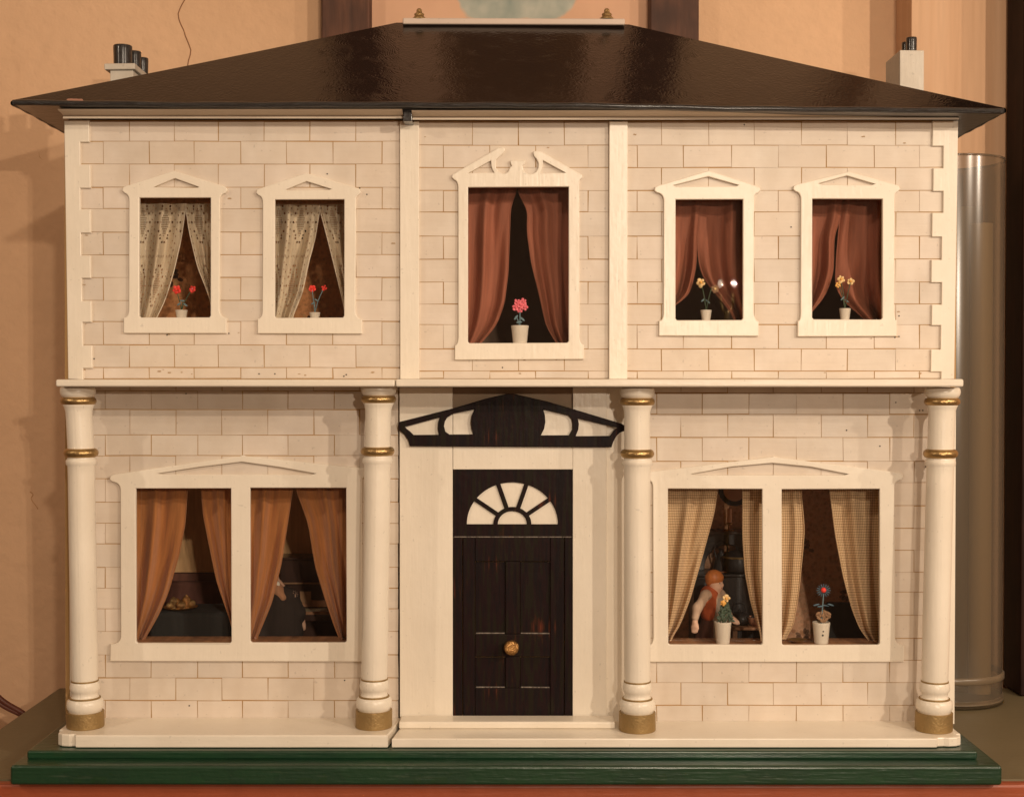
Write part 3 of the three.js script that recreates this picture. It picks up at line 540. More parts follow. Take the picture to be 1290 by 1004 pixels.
// roof
const roof = new THREE.Group(); roof.name = 'roof'; house.add(roof); roof.position.set(0, .80, -.05);
{
  const ZF = .05, ZB = -.45, ZRg = -.2, cyE = YP(137.2, ZF), thk = .0068;
  const TL = -.0078, tilt = g => { const p = g.attributes.position; for (let i = 0; i < p.count; i++) { const x = p.getX(i); p.setY(i, p.getY(i) + x * TL + .0012 * Math.cos(x * 7)); } return g; };
  const xl = XP(18, ZF), xr = XP(1263, ZF), rl = XP(500, ZRg), rrx = XP(792, ZRg), yr = YP(30, ZRg);
  const E = cyE + thk, quad = (pts, nx = 40, ny = 6) => {             // bilinear patch a b c d (a-b bottom, d-c top)
    const pos = [], uv = [], idx = []; const [a, b, c, d] = pts.map(p => new THREE.Vector3(...p));
    for (let j = 0; j <= ny; j++) for (let i = 0; i <= nx; i++) {
      const u = i / nx, v = j / ny, P = a.clone().multiplyScalar((1 - u) * (1 - v)).addScaledVector(b, u * (1 - v)).addScaledVector(c, u * v).addScaledVector(d, (1 - u) * v);
      pos.push(P.x, P.y, P.z); uv.push(P.x, v * .29 + P.z * .01);
    }
    for (let j = 0; j < ny; j++) for (let i = 0; i < nx; i++) { const q = j * (nx + 1) + i; idx.push(q, q + 1, q + nx + 2, q, q + nx + 2, q + nx + 1); }
    const g = new THREE.BufferGeometry(); g.setAttribute('position', new THREE.Float32BufferAttribute(pos, 3)); g.setAttribute('uv', new THREE.Float32BufferAttribute(uv, 2)); g.setIndex(idx);
    tilt(g); g.computeVertexNormals(); return g;
  };
  part('roof_slope', quad([[xl, E, ZF], [xr, E, ZF], [rrx, yr, ZRg], [rl, yr, ZRg]], 80, 8), M.roof, roof);
  part('roof_slope', quad([[xr, E, ZF], [xr, E, ZB], [rrx, yr, ZRg - .001], [rrx, yr, ZRg]], 12, 8), M.roof, roof);
  part('roof_slope', quad([[xl, E, ZB], [xl, E, ZF], [rl, yr, ZRg], [rl, yr, ZRg - .001]], 12, 8), M.roof, roof);
  part('roof_slope', quad([[xr, E, ZB], [xl, E, ZB], [rl, yr, ZRg - .001], [rrx, yr, ZRg - .001]], 40, 8), M.roof, roof);
  // eave edge: a rounded black strip round the board, and the board's underside
  const strip = (x0, z0, x1, z1) => { const pts = []; for (let i = 0; i <= 40; i++) { const t = i / 40; pts.push(new THREE.Vector3(x0 + (x1 - x0) * t, E - .0034 + .0004 * Math.sin(i * 1.7) + .0003 * Math.sin(i * .6), z0 + (z1 - z0) * t)); } return tilt(new THREE.TubeGeometry(new THREE.CatmullRomCurve3(pts), 90, .0036, 10)); };
  part('eave_edge', strip(xl, ZF, xr, ZF), M.black, roof);
  part('eave_edge', strip(xl, ZB, xl, ZF), M.black, roof);
  part('eave_edge', strip(xr, ZF, xr, ZB), M.black, roof);
  const sb = new THREE.BoxGeometry(xr - xl, .003, ZF - ZB, 60, 1, 1); sb.translate((xl + xr) / 2, cyE + .002, (ZF + ZB) / 2);
  part('eave_soffit', tilt(uvBox(sb)), M.black, roof);
  // cream cove moulding under the eave
  const cove = (px0, px1, dy) => {
    const y = (py, z) => YP(py + dy, z), sec = [[.0008, y(137, .0008)], [.044, y(138, .044)], [.040, y(140.2, .040)], [.027, y(144.5, .027)], [.021, y(147, .021)], [.0235, y(147.4, .0235)], [.0235, y(150, .0235)], [.0008, y(150, .0008)]];
    const s2 = new THREE.Shape(); sec.forEach(([a, b], i) => i ? s2.lineTo(-a, b) : s2.moveTo(-a, b)); s2.closePath();
    const x0 = XP(px0, .03, 144), x1 = XP(px1, .03, 144), g = new THREE.ExtrudeGeometry(s2, { depth: x1 - x0, bevelEnabled: false });
    g.rotateY(Math.PI / 2); g.translate(x0, 0, 0); return uvBox(g);
  };
  part('eave_moulding', cove(76.5, 507.3, -.8), M.soffit, roof); part('eave_moulding', cove(519.3, 1211, .8), M.soffit, roof);
  part('hinge_block', boxPx(507.6, 137, 519, 152.6, .034, .033, .001), M.black, roof);
  // joints of the roof board and a chip of lost paint
  const onSlope = (px, py, lift = .0008) => { // where a measured pixel meets the front slope
    let lo = -.2, hi = .05; for (let i = 0; i < 40; i++) { const m = (lo + hi) / 2, w = W(px, py, m), ys = E + (yr - E) * (ZF - m) / (ZF - ZRg) + w.x * TL; if (w.y > ys) hi = m; else lo = m; }
    const w = W(px, py, (lo + hi) / 2); return [w.x, w.y + lift, w.z];
  };
  { const pts = [], n = 22, c = [94, 126.5]; for (let i = 0; i < n; i++) { const t = i / n * Math.PI * 2; pts.push([c[0] + 12.5 * Math.cos(t) * (.75 + .35 * hash(i, 3, 8)), c[1] + 2.6 * Math.sin(t) * (.6 + .6 * hash(i, 4, 8))]); }
    const P = pts.map(p => onSlope(p[0], p[1], .0005)), pos = [], cc = onSlope(c[0], c[1], .0007); for (let i = 0; i < n; i++) pos.push(...cc, ...P[(i + 1) % n], ...P[i]);
    const g = new THREE.BufferGeometry(); g.setAttribute('position', new THREE.Float32BufferAttribute(pos, 3)); g.computeVertexNormals(); part('chipped_paint', clean(g), std({ color: C(.36, .18, .12), roughness: .9, side: THREE.DoubleSide }), roof); }
  // ridge board and finials
  const b0 = W(507, 30.5, -.186), b1 = W(787.5, 22.5, -.186);
  part('ridge_board', wobble(boxW(b0.x, b1.x, b0.y, b1.y, -.235, -.186, .002), .0006, 25), std({ color: C(.62, .5, .42), map: paintMottle, roughness: .5 }), roof);
  for (const [px, py] of [[528, 22.5], [764.5, 20.5]]) { const w = W(px, 22.5, -.194), k = .00112; part('finial', lathe([[8.2, 0], [8.4, 1.5], [7.2, 2.5], [5.6, 4.2], [5.4, 5], [6.2, 5.6], [6, 7], [4, 8.2], [3.2, 9.4], [3.6, 10], [3.2, 12], [2, 13.4], [0.1, 13.8]].map(p => [p[0] * k, p[1] * k]), w.x, b1.y - .0002, -.194, 24), M.gold, roof); }
}
// chimneys
function chimney(name, frontPx, zf, len, cap, pots, label) {
  const g = new THREE.Group(); g.name = 'chimney'; house.add(g);
  const [x0, y0, x1] = frontPx, a = W(x0, y0, zf), b = W(x1, y0, zf), top = a.y;
  g.position.set((a.x + b.x) / 2, .82, zf - len / 2).sub(house.position); g.userData.label = label;
  const capT = cap ? .009 : 0;
  part('stack', wobble(boxW(a.x + (cap ? .007 : 0), b.x - (cap ? .004 : 0), .81, top - capT, zf - len + .004, zf - (cap ? .004 : 0), .001), .0004, 60), M.stackPaint, g);
  if (cap) part('cap', wobble(boxW(a.x, b.x, top - capT + .0002, top, zf - len, zf, .0015), .0004, 60), M.stackPaint, g);
  for (const [px0, px1, py, z] of pots) {
    const l = W(px0, py, z), r = W(px1, py, z), R = (r.x - l.x) / 2, h = l.y - top;
    part('chimney_pot', lathe([[R * .96, .0002], [R * .98, h * .5], [R, h * .8], [R, h - .001], [R * .95, h], [R * .72, h - .0005], [R * .7, h * .4], [0, h * .4]], (l.x + r.x) / 2, top, z, 28), M.black, g);
  }
}
chimney('chimney', [130.5, 79.5, 169.5], -.20, .085, true, [[142.3, 165.8, 57.5, -.215], [160.6, 177.2, 65, -.245], [171.4, 186.2, 73.2, -.27]], 'left chimney with an overhanging cap and three black pots');
chimney('chimney', [1134.5, 63, 1165, 63], -.20, .08, false, [[1142, 1155.5, 47.5, -.213], [1136.5, 1148, 53.5, -.242]], 'right chimney, a plain square stack with black pots');

// ------------------------------------------------------------------ curtains
const lin = (pts, y) => { if (y <= pts[0][1]) return pts[0][0]; for (let i = 0; i < pts.length - 1; i++) if (y <= pts[i + 1][1]) { const t = (y - pts[i][1]) / (pts[i + 1][1] - pts[i][1]), s = t; return pts[i][0] + (pts[i + 1][0] - pts[i][0]) * s; } return pts[pts.length - 1][0]; };
const smooth = (pts, y, d = 9) => { let s = 0; for (let k = -4; k <= 4; k++) s += lin(pts, y + k * d / 4); return s / 9; };
function curtain(label, mat, L, R, yt, yb, folds, amp, z, ph, group) {
  const nu = 90, nv = 60, pos = [], uv = [], idx = [];
  for (let j = 0; j <= nv; j++) {
    const py = yt + (yb - yt) * j / nv, v = j / nv, l = smooth(L, py), r = smooth(R, py);
    for (let i = 0; i <= nu; i++) {
      const s = i / nu, edge = Math.min(1, Math.min(s, 1 - s) * 7);
      const f = Math.sin(Math.PI * 2 * folds * (s + .035 * Math.sin(v * 5 + ph)) + ph) + .4 * Math.sin(Math.PI * 2 * folds * 1.7 * s + 2 * ph + v * 3) + .25 * Math.sin(v * 7 + s * 9 + ph);
      const zz = z + amp * f * (.45 + .55 * v) * (.35 + .65 * edge), w = W(l + (r - l) * s, py, zz);
      pos.push(w.x, w.y, zz); uv.push(s * (R[0][0] - L[0][0]) * .00135, -py * .001);
    }
  }
  for (let j = 0; j < nv; j++) for (let i = 0; i < nu; i++) { const q = j * (nu + 1) + i; idx.push(q, q + nu + 1, q + 1, q + 1, q + nu + 1, q + nu + 2); }
  const g = new THREE.BufferGeometry(); g.setAttribute('position', new THREE.Float32BufferAttribute(pos, 3)); g.setAttribute('uv', new THREE.Float32BufferAttribute(uv, 2)); g.setIndex(idx); g.computeVertexNormals();
  // a hem cord along the free edge gives the cloth its rolled border
  const m = part('curtain', g, mat); m.userData = { label, category: 'curtain', group };
  const col = L.length > 2 ? 0 : nu, e = []; for (let j = 0; j <= nv; j += 2) { const q = (j * (nu + 1) + col) * 3; e.push([pos[q], pos[q + 1], pos[q + 2] + .0003]); }
  m.add(new THREE.Mesh(clean(tube(e, .00075, 60, 6)), mat.alphaMap ? M.fabHem : mat)); m.children[0].name = 'hem';
  return m;
}
const V = (x, a, b) => [[x, a], [x, b]];
const ZC = -.044;
curtain('white lace curtain on the left side of the leftmost upper window', M.fabLace, V(165, 240, 410), [[234, 258], [228, 300], [218, 344], [208, 377], [197, 400], [192, 410]], 256, 407, 2.1, .011, ZC, .4, 'lace curtains of the two left upper windows');
curtain('narrow white lace curtain on the right side of the leftmost upper window', M.fabLace, [[233, 258], [238, 292], [249, 338], [259, 362], [265, 380], [269, 400]], V(274, 240, 410), 256, 404, 2.6, .006, ZC - .004, 1.3, 'lace curtains of the two left upper windows');
curtain('white lace curtain on the left side of the second upper window from the left', M.fabLace, V(336, 240, 410), [[403, 262], [396, 304], [389, 328], [381, 368], [367, 402]], 257, 409, 2.2, .011, ZC, 2.1, 'lace curtains of the two left upper windows');
curtain('white lace curtain on the right side of the second upper window from the left', M.fabLace, [[402, 262], [411, 295], [420, 331], [431, 376], [436, 400]], V(443, 240, 410), 257, 404, 2.4, .006, ZC - .004, .2, 'lace curtains of the two left upper windows');
const gr = 'plain red-brown upper curtains';
curtain('red-brown satin curtain on the left side of the central window above the door', M.fabRed, V(580, 230, 440), [[651, 240], [646, 252], [643, 262], [642, 291], [640, 344], [635, 383], [625, 410], [607, 431], [598, 440]], 232, 440, 2.2, .008, ZC, .9, gr);
curtain('red-brown satin curtain on the right side of the central window above the door', M.fabRed, [[652, 240], [657, 252], [665, 263], [664, 291], [669.5, 331], [680, 373], [688, 410], [701, 432], [706, 440]], V(726, 230, 440), 232, 440, 2.1, .008, ZC - .003, 2.6, gr);
curtain('red-brown curtain on the left side of the fourth upper window, beside the right pilaster', M.fabRed, V(842, 240, 410), [[882, 250], [881, 269], [878, 300], [877, 334], [872, 360], [864, 377], [850, 384], [838, 392]], 247, 392, 1.2, .012, ZC, .3, gr);
curtain('wide red-brown curtain on the right side of the fourth upper window from the left', M.fabRed, [[883, 250], [881, 280], [878.5, 307], [881, 334], [888, 353], [904, 372], [920, 391], [927, 406]], V(946, 240, 410), 247, 410, 1.4, .013, ZC - .003, 1.8, gr);
curtain('red-brown curtain on the left side of the rightmost upper window', M.fabRed, V(1014, 240, 410), [[1062, 250], [1059, 275], [1051, 298], [1050, 343], [1042, 368], [1028, 388], [1018, 396]], 247, 396, 1.2, .012, ZC, 1.2, gr);
curtain('wide red-brown curtain on the right side of the rightmost upper window', M.fabRed, [[1062, 250], [1058, 279], [1054, 325], [1052.5, 358], [1059, 374], [1076, 391], [1091, 402], [1096, 410]], V(1122, 240, 410), 247, 410, 1.5, .013, ZC - .003, .1, gr);
const go = 'orange curtains of the lower left window', gc = 'check net curtains of the lower right window';
curtain('sheer orange-brown curtain at the far left of the lower left window', M.fabOrange, V(161, 605, 815), [[236, 612], [232.5, 661], [225, 699], [211, 748], [198, 777], [181, 806], [176, 814]], 609, 814, 2.4, .008, ZC, .8, go);
curtain('narrow orange-brown curtain left of the centre bar of the lower left window', M.fabOrange, [[253, 612], [255.6, 647], [264, 690], [273, 733], [284, 765], [290, 782], [294, 800]], V(300, 605, 815), 609, 808, 2.0, .007, ZC, 2.3, go);
curtain('sheer orange-brown curtain right of the centre bar of the lower left window', M.fabOrange, V(305, 605, 815), [[369, 612], [362.5, 655], [354, 710], [342, 759], [325, 800], [320, 812]], 609, 812, 2.2, .008, ZC, 1.6, go);
curtain('orange-brown curtain at the far right of the lower left window', M.fabOrange, [[371, 612], [388, 658], [397, 713], [411, 759], [422, 791], [430, 810]], V(446, 605, 815), 609, 812, 2.6, .009, ZC - .003, .2, go);
curtain('cream check net curtain at the far left of the lower right window', M.fabCheck, V(832, 605, 815), [[905, 612], [899.6, 647], [884, 704], [869, 756], [855, 791], [844, 806]], 609, 808, 2.4, .007, ZC, .2, gc);
curtain('narrow cream check net curtain left of the centre bar of the lower right window', M.fabCheck, [[936, 612], [936, 676], [939, 722], [947, 762], [959, 800]], V(971, 605, 815), 609, 808, 1.6, .006, ZC, 1.9, gc);
curtain('narrow cream check net curtain right of the centre bar of the lower right window', M.fabCheck, V(976, 605, 815), [[1009, 612], [1013.7, 667], [1012, 690], [1006.5, 748], [999, 791], [988, 806]], 609, 806, 1.5, .006, ZC, .7, gc);
curtain('cream check net curtain at the far right of the lower right window', M.fabCheck, [[1045, 612], [1053, 675], [1063, 727], [1074, 768], [1086, 797], [1099, 810]], V(1119, 605, 815), 609, 812, 2.2, .008, ZC, 2.4, gc);

// ------------------------------------------------------------------ flower pots on the window sills
function pot(label, cpx, top, bot, rT, rB, q, plant) {
  const z = -.026, base = W(cpx, OP[q][3], -.012).y - .0005, c = XP(cpx, z), k = (CAM_Z - z) / 1750, h = YP(top, z) - base;
  const t = thing('flower_pot', label, 'flower pot', [c, base, z], 'small flower pots on the window sills');
  const a = rT * k, b = rB * k;
  part('pot', lathe([[0, 0], [b * .96, 0], [b, .0006], [a * .97, h * .86], [a, h * .88], [a, h - .0004], [a * .96, h], [a * .88, h - .0005], [a * .84, h * .86]], c, base, z, 32), M.potWhite, t);
  part('soil', lathe([[a * .86, h * .87], [a * .4, h * .91], [0, h * .92]], c, base, z, 20), M.soil, t);
  const at = (px, py, dz = 0) => { const w = W(px, py, z + dz); return [w.x, w.y, w.z]; };
  plant(t, at, [c, base + h * .9, z], z);
}
function flower(t, at, px, py, r, mat, n = 5, centre = M.petYellow, dz = 0) {
  const [x, y, z] = at(px, py, dz), g = [];
  for (let k = 0; k < n; k++) { const a = k / n * Math.PI * 2 + px, q = ball(r * .5 * .001 * rr(.7, 1.05), 0, 0, 0, rr(.75, 1.1), rr(.75, 1.1), .35); q.rotateX(rr(-.6, .6)); q.rotateY(rr(-.6, .6)); q.translate(r * .00058 * Math.cos(a), r * .00058 * Math.sin(a), rr(-.0006, .0008)); q.translate(x, y, z); g.push(q); }
  const f = part('blossom', g, mat, t); part('flower_eye', ball(r * .3 * .001, x, y, z + r * .0003), centre, f);
}
function stems(t, at, base, ends, mat, r = .0006) { part('stem', ends.map(([px, py]) => { const e = at(px, py); return tube([base, [(base[0] * .6 + e[0] * .4), base[1] + (e[1] - base[1]) * .5, base[2] + .001], e], r, 12, 6); }), mat, t); }
function leaves(t, at, list, mat, rx, ry) { part('leaf', list.map(([px, py, rot]) => { const g = new THREE.SphereGeometry(.001, 10, 8); g.scale(rx, ry, .6); g.rotateZ(rot); const [x, y, z] = at(px, py, rr(-.002, .003)); g.translate(x, y, z); return g; }), mat, t); }
pot('tiny cream pot with two red flowers in the leftmost upper window', 228.5, 390.5, 399, 7.6, 6, 'w1', (t, at, b) => { stems(t, at, b, [[222, 366], [241, 365], [230, 380]], M.stem); leaves(t, at, [[225, 383, .6], [233, 384, -.6], [229, 379, 0]], M.stemBlue, 3.4, 1.2); flower(t, at, 222, 365, 6.2, M.petRed, 5, M.petRed); flower(t, at, 242, 364, 4.8, M.petRed, 5, M.petPink); });
pot('tiny cream pot with two red flowers in the second upper window from the left', 396.5, 393.5, 400, 6.8, 5.4, 'w2', (t, at, b) => { stems(t, at, b, [[393, 366], [407, 364], [396, 380]], M.stemBlue); leaves(t, at, [[394, 382, .5], [398, 378, -.5]], M.stemBlue, 3, 1); flower(t, at, 393, 363.5, 5, M.petRed, 5, M.petRed); flower(t, at, 408, 362.5, 4.2, M.petRed, 4, M.petRed); });
pot('white pot with a round pink flower in the central window above the door', 655, 410, 432, 11, 8.8, 'w3', (t, at, b) => { stems(t, at, b, [[655, 385], [650, 398]], M.stemBlue, .0008); leaves(t, at, [[650, 400, .9], [658, 402, -.7], [654, 406, .1]], M.stemBlue, 4, 1.4); for (const [x, y] of [[652, 381], [659, 380], [661, 387], [655, 390], [650, 387], [656, 384]]) flower(t, at, x, y, 5, M.petPink, 5, M.petPink, rr(0, .003)); });
pot('small cream pot with a yellow flower in the fourth upper window', 889.5, 390.5, 403, 7, 5.2, 'w4', (t, at, b) => { stems(t, at, b, [[884, 358], [897, 362], [887, 376]], M.stem); leaves(t, at, [[886, 378, .7], [892, 380, -.7]], M.stemBlue, 3.6, 1); flower(t, at, 883, 356, 6.4, M.petCream, 5, M.petYellow); flower(t, at, 901, 364, 5.6, M.straw, 6, M.petCream); });
pot('small cream pot with three yellow flowers in the rightmost upper window', 1064.5, 388.5, 402, 7.2, 5.4, 'w5', (t, at, b) => { stems(t, at, b, [[1060, 354], [1072, 355], [1057, 359]], M.stem); leaves(t, at, [[1062, 376, .8], [1067, 379, -.6]], M.stemBlue, 3.6, 1); flower(t, at, 1060, 351.5, 5.4, M.petCream, 5, M.petYellow); flower(t, at, 1072, 354.5, 4.8, M.petCream, 5, M.petYellow); flower(t, at, 1056.5, 359, 4, M.petYellow, 5, M.petCream); });
pot('white pot with a dark cone of leaves and yellow-orange flower in front of the doll', 911.5, 783, 812, 10.8, 8.6, 'ra', (t, at, b) => {
  stems(t, at, b, [[914, 756]], M.stem, .001);
  const ls = []; for (let k = 0; k < 46; k++) { const h = k / 46, a = k * 2.4; ls.push([914 + (9 - 7 * h) * Math.cos(a), 782 - h * 24, a * .3 + 1.2]); }
  leaves(t, at, ls, M.leafGreen, 1.6, 3.6);
  flower(t, at, 915, 754, 5.4, M.petCream, 5, M.petYellow, .003); flower(t, at, 911, 760, 4, M.petYellow, 5, M.petYellow, .004);
});
pot('white pot with two dark spots and a red-eyed blue flower, lower right window', 1036, 783.5, 812, 11, 8.7, 'rb', (t, at, b) => {
  stems(t, at, b, [[1038, 748], [1037, 762]], M.stemBlue, .0009);
  const ls = []; for (let k = 0; k < 16; k++) { const a = k / 16 * Math.PI * 2; ls.push([1038 + 6 * Math.cos(a), 744 - 5.4 * Math.sin(a), a]); }
  leaves(t, at, ls, M.petBlue, 3.6, .7); leaves(t, at, [[1029, 762, .25], [1034, 764, .1], [1041, 763, -.2], [1047, 762, -.3]], M.petBlue, 4.5, 1.1);
  part('flower_eye', ball(.0034, ...at(1038, 743.5, .003)), M.petRed, t);
  const tw = []; for (let k = 0; k < 34; k++) { const a = k * 2.4, r = 8 * Math.sqrt(hash(k, 2, 9)); tw.push([1038 + r * Math.cos(a), 776 + r * .8 * Math.sin(a), a]); }
  leaves(t, at, tw, M.straw, 3.2, 1.6);
  part('dark_spot', [[1037.5, 795.5], [1037, 800.5]].map(([x, y]) => { const p = at(x, y, .0098); return ball(.0013, p[0], p[1], p[2], 1, 1, .5); }), M.iron, t);
});

// ------------------------------------------------------------------ things inside the rooms
const FL = Y0 + .006;
function blob(bones, lo, hi, n, k) {                                    // one skin over tapered bones
  const mc = new MarchingCubes(n, M.skin, false, false, 200000); mc.isolation = 0;
  const dim = Math.max(hi[0] - lo[0], hi[1] - lo[1], hi[2] - lo[2]), h = n / 2, ctr = [0, 1, 2].map(i => (lo[i] + hi[i]) / 2), S = dim / 2;
  for (let z = 0; z < n; z++) for (let y = 0; y < n; y++) for (let x = 0; x < n; x++) {
    const p = [(x - h) / h * S + ctr[0], (y - h) / h * S + ctr[1], (z - h) / h * S + ctr[2]]; let d = 1e3;
    for (const [a, b, ra, rb] of bones) {
      const ab = [b[0] - a[0], b[1] - a[1], b[2] - a[2]], ap = [p[0] - a[0], p[1] - a[1], p[2] - a[2]], L = ab[0] ** 2 + ab[1] ** 2 + ab[2] ** 2;
      const t = L ? Math.max(0, Math.min(1, (ap[0] * ab[0] + ap[1] * ab[1] + ap[2] * ab[2]) / L)) : 0;
      const e = Math.hypot(ap[0] - t * ab[0], ap[1] - t * ab[1], ap[2] - t * ab[2]) - (ra + (rb - ra) * t);
      const q = Math.max(k - Math.abs(d - e), 0) / k; d = Math.min(d, e) - q * q * k * .25;
    }
    mc.field[x + y * n + z * n * n] = -d;
  }
  mc.update();
  const c = mc.count, g = new THREE.BufferGeometry(), P = new Float32Array(c * 3), N = new Float32Array(c * 3);
  for (let i = 0; i < c * 3; i++) { P[i] = mc.positionArray[i] * S + ctr[i % 3]; N[i] = mc.normalArray[i]; }
  g.setAttribute('position', new THREE.BufferAttribute(P, 3)); g.setAttribute('normal', new THREE.BufferAttribute(N, 3));
  g.setAttribute('uv', new THREE.BufferAttribute(new Float32Array(c * 2), 2));
  return uvBox(g);
}
{ // doll in the kitchen, turned to the right, arm hanging at its side
  const z = -.105, p = (x, y, dz = 0) => { const w = W(x, y, z); return [w.x, w.y, z + dz]; };
  const hd = p(901.5, 735), base = [hd[0] - .004, FL, z];
  const t = thing('doll', 'painted doll in orange cap and orange waistcoat standing behind the lower right window', 'doll', base);
  const neck = p(899.5, 748), chest = p(898, 757), waist = p(900, 778), hip = p(899, 795), sh = p(888.5, 749.5, .012), el = p(876.5, 763, .018), wr = p(873, 781, .02), sh2 = p(908, 752, -.012), el2 = p(913, 768, -.006), wr2 = p(920, 777, .004);
  const bones = [[hd, p(902.3, 739, .001), .0098, .0082], [p(906.5, 741.5, .001), p(904, 742, 0), .0035, .005], [hd, neck, .0058, .0056], [neck, chest, .007, .0135], [chest, waist, .0138, .0115], [waist, hip, .0115, .016], [hip, [base[0], FL + .03, z], .017, .012],
    [sh, el, .0058, .0048], [el, wr, .0046, .0034], [sh2, el2, .007, .0055], [el2, wr2, .0054, .0038], [chest, sh, .009, .0074], [chest, sh2, .009, .0074], [p(910.2, 736.8, .003), p(907.6, 735, .0025), .0017, .0021]];
  // hands: palm, four fingers and a thumb
  const hand = (w, dx, dy, dz) => { const d = (f, s, q) => [w[0] + dx * f + s * .0012, w[1] + dy * f, w[2] + dz * f + q]; bones.push([w, d(.5, 0, 0), .0028, .0031]); for (let i = 0; i < 4; i++) bones.push([d(.55, (i - 1.5) * 1.75, 0), d(1.25 + (i === 1 || i === 2 ? .12 : 0), (i - 1.5) * 1.9, .001), .00115, .0009]); bones.push([d(.3, 2.4, .001), d(.8, 3.6, .002), .0014, .001]); };
  hand(wr, -.0004, -.0095, .001); hand(wr2, .006, -.006, .003);
  part('body', blob(bones, [hd[0] - .06, FL + .015, z - .06], [hd[0] + .06, hd[1] + .02, z + .06], 112, .0032), M.skin, t);
  const sleeve = (a, b, ra, rb) => [a, b, ra, rb];
  part('blouse', blob([[chest, waist, .0146, .0124], [sh, el, .0070, .0060], [el, p(873.6, 775, .0195), .0060, .0048], [sh2, el2, .0082, .007], [el2, p(918, 774.5, .002), .007, .0052], [chest, sh, .0104, .0088], [chest, sh2, .0102, .0084]], [hd[0] - .05, waist[1] - .02, z - .05], [hd[0] + .05, neck[1] + .005, z + .05], 64, .004), M.blouse, t);
  part('waistcoat', blob([[p(893, 751, .006), p(893.5, 772, .007), .0115, .0105], [p(889, 750, .0112), p(891, 756, .012), .0082, .0086], [p(895, 750, -.003), p(896, 774, -.003), .0135, .0132]], [hd[0] - .045, waist[1] - .03, z - .045], [hd[0] + .045, neck[1] + .02, z + .045], 56, .004), M.vest, t);
  part('apron', blob([[p(905, 757, .006), p(905.5, 776, .008), .0085, .0105], [p(906, 776, .008), p(906, 800, .012), .0105, .014]], [hd[0] - .04, waist[1] - .06, z - .04], [hd[0] + .05, neck[1], z + .05], 48, .004), M.apron, t);
  { const n = 40, pr = [[.0125, waist[1] + .003], [.017, waist[1] - .008], [.024, waist[1] - .028], [.032, FL + .03], [.036, FL + .0005]]; const g = lathe(pr, waist[0] - .002, 0, z, n); const P = g.attributes.position; for (let i = 0; i < P.count; i++) { const dx = P.getX(i) - waist[0] + .002, dz = P.getZ(i) - z, a = Math.atan2(dz, dx), f = 1 + .06 * Math.sin(a * 11) * Math.min(1, (waist[1] - P.getY(i)) * 40); P.setX(i, waist[0] - .002 + dx * f); P.setZ(i, z + dz * f); } g.computeVertexNormals(); part('skirt', g, M.skirt, t); }
  part('cap', blob([[p(899.5, 727.5, 0), p(900.5, 728.5, 0), .0108, .0108], [p(896.5, 729.5, -.001), p(895.6, 733, -.001), .0082, .0066], [p(905, 726.5, .001), p(906.5, 727.3, .001), .0062, .0052]], [hd[0] - .022, hd[1] - .02, z - .02], [hd[0] + .022, hd[1] + .026, z + .02], 44, .004), M.hairCap, t);
  part('eye', [ball(.0011, ...p(905.6, 733.8, .0078), 1.2, .8, .6), ball(.0010, ...p(909.6, 733.8, .0035), .8, .8, .8)], M.eye, t);
  part('mouth', ball(.0012, ...p(908, 740.2, .0058), 1.5, .45, .6), M.lip, t);
}
{ // kitchen range and things about it
  const zb = -.249, t = thing('kitchen_range', 'black cast iron kitchen range with arched hood behind the doll', 'range', [XP(925, -.22), FL, -.22]);
  const X0 = XP(872, -.215), X1 = XP(966, -.215), yh = YP(722, -.2), ym2 = YP(668, -.23);
  part('oven_body', boxW(X0, X1, FL, yh - .004, zb, -.19, .002), M.iron, t);
  part('hob', boxW(X0 - .002, X1 + .002, yh - .0038, yh, zb, -.186, .001), M.iron, t);
  const s = new THREE.Shape(); s.moveTo(X0, yh + .0002); s.lineTo(X0, ym2 - .004); s.lineTo(X1, ym2 - .004); s.lineTo(X1, yh + .0002); s.lineTo(X1 - .02, yh + .0002); s.absarc((X0 + X1) / 2, yh + .004, (X1 - X0) / 2 - .02, 0, Math.PI); s.lineTo(X0 + .02, yh + .0002);
  part('hood', ext(s, -.226, .022, .0008), M.iron, t);
  part('mantel_shelf', boxW(X0 - .006, X1 + .012, ym2 - .0038, ym2, zb, -.21, .001), M.pianoWood, t);
  part('oven_door', boxW(X0 + .012, (X0 + X1) / 2 - .004, FL + .03, yh - .03, -.1898, -.187, .001), M.iron, t);
  part('door_handle', tube([[X0 + .03, yh - .04, -.184], [X0 + .045, yh - .04, -.184]], .0015, 6, 8), M.gold, t);
}
{
  const c = thing('candlestick', 'pink candle in a small brass holder on the mantel shelf', 'candlestick', [XP(919.5, -.222), YP(668, -.23) + .0003, -.222]), o = c.position;
  part('holder', lathe([[.0075, 0], [.0075, .001], [.002, .002], [.0018, .008], [.0045, .009], [.004, .0115], [0, .0118]], o.x, o.y, o.z, 20), M.copper, c);
  part('candle', lathe([[.0034, .0115], [.0032, .03], [.0022, .0315], [0, .0315]], o.x, o.y, o.z, 16), M.wax, c);
  part('wick', tube([[o.x, o.y + .031, o.z], [o.x + .0004, o.y + .035, o.z]], .0004, 4, 5), M.iron, c);
}
{
  const w = W(926, 617, -.247), t = thing('wall_plate', 'round salmon plate with a dark rim hung high on the kitchen wall', 'plate', [w.x, w.y, -.248]);
  part('rim', lathe([[.016, .001], [.0205, .0035], [.0235, .003], [.0235, .0012], [.016, .0002]], 0, 0, 0, 40).rotateX(Math.PI / 2).translate(w.x, w.y, -.2485), M.iron, t);
  part('well', lathe([[0, .001], [.0165, .0014], [.0165, .0004]], 0, 0, 0, 40).rotateX(Math.PI / 2).translate(w.x, w.y, -.2485), M.plate, t);
}
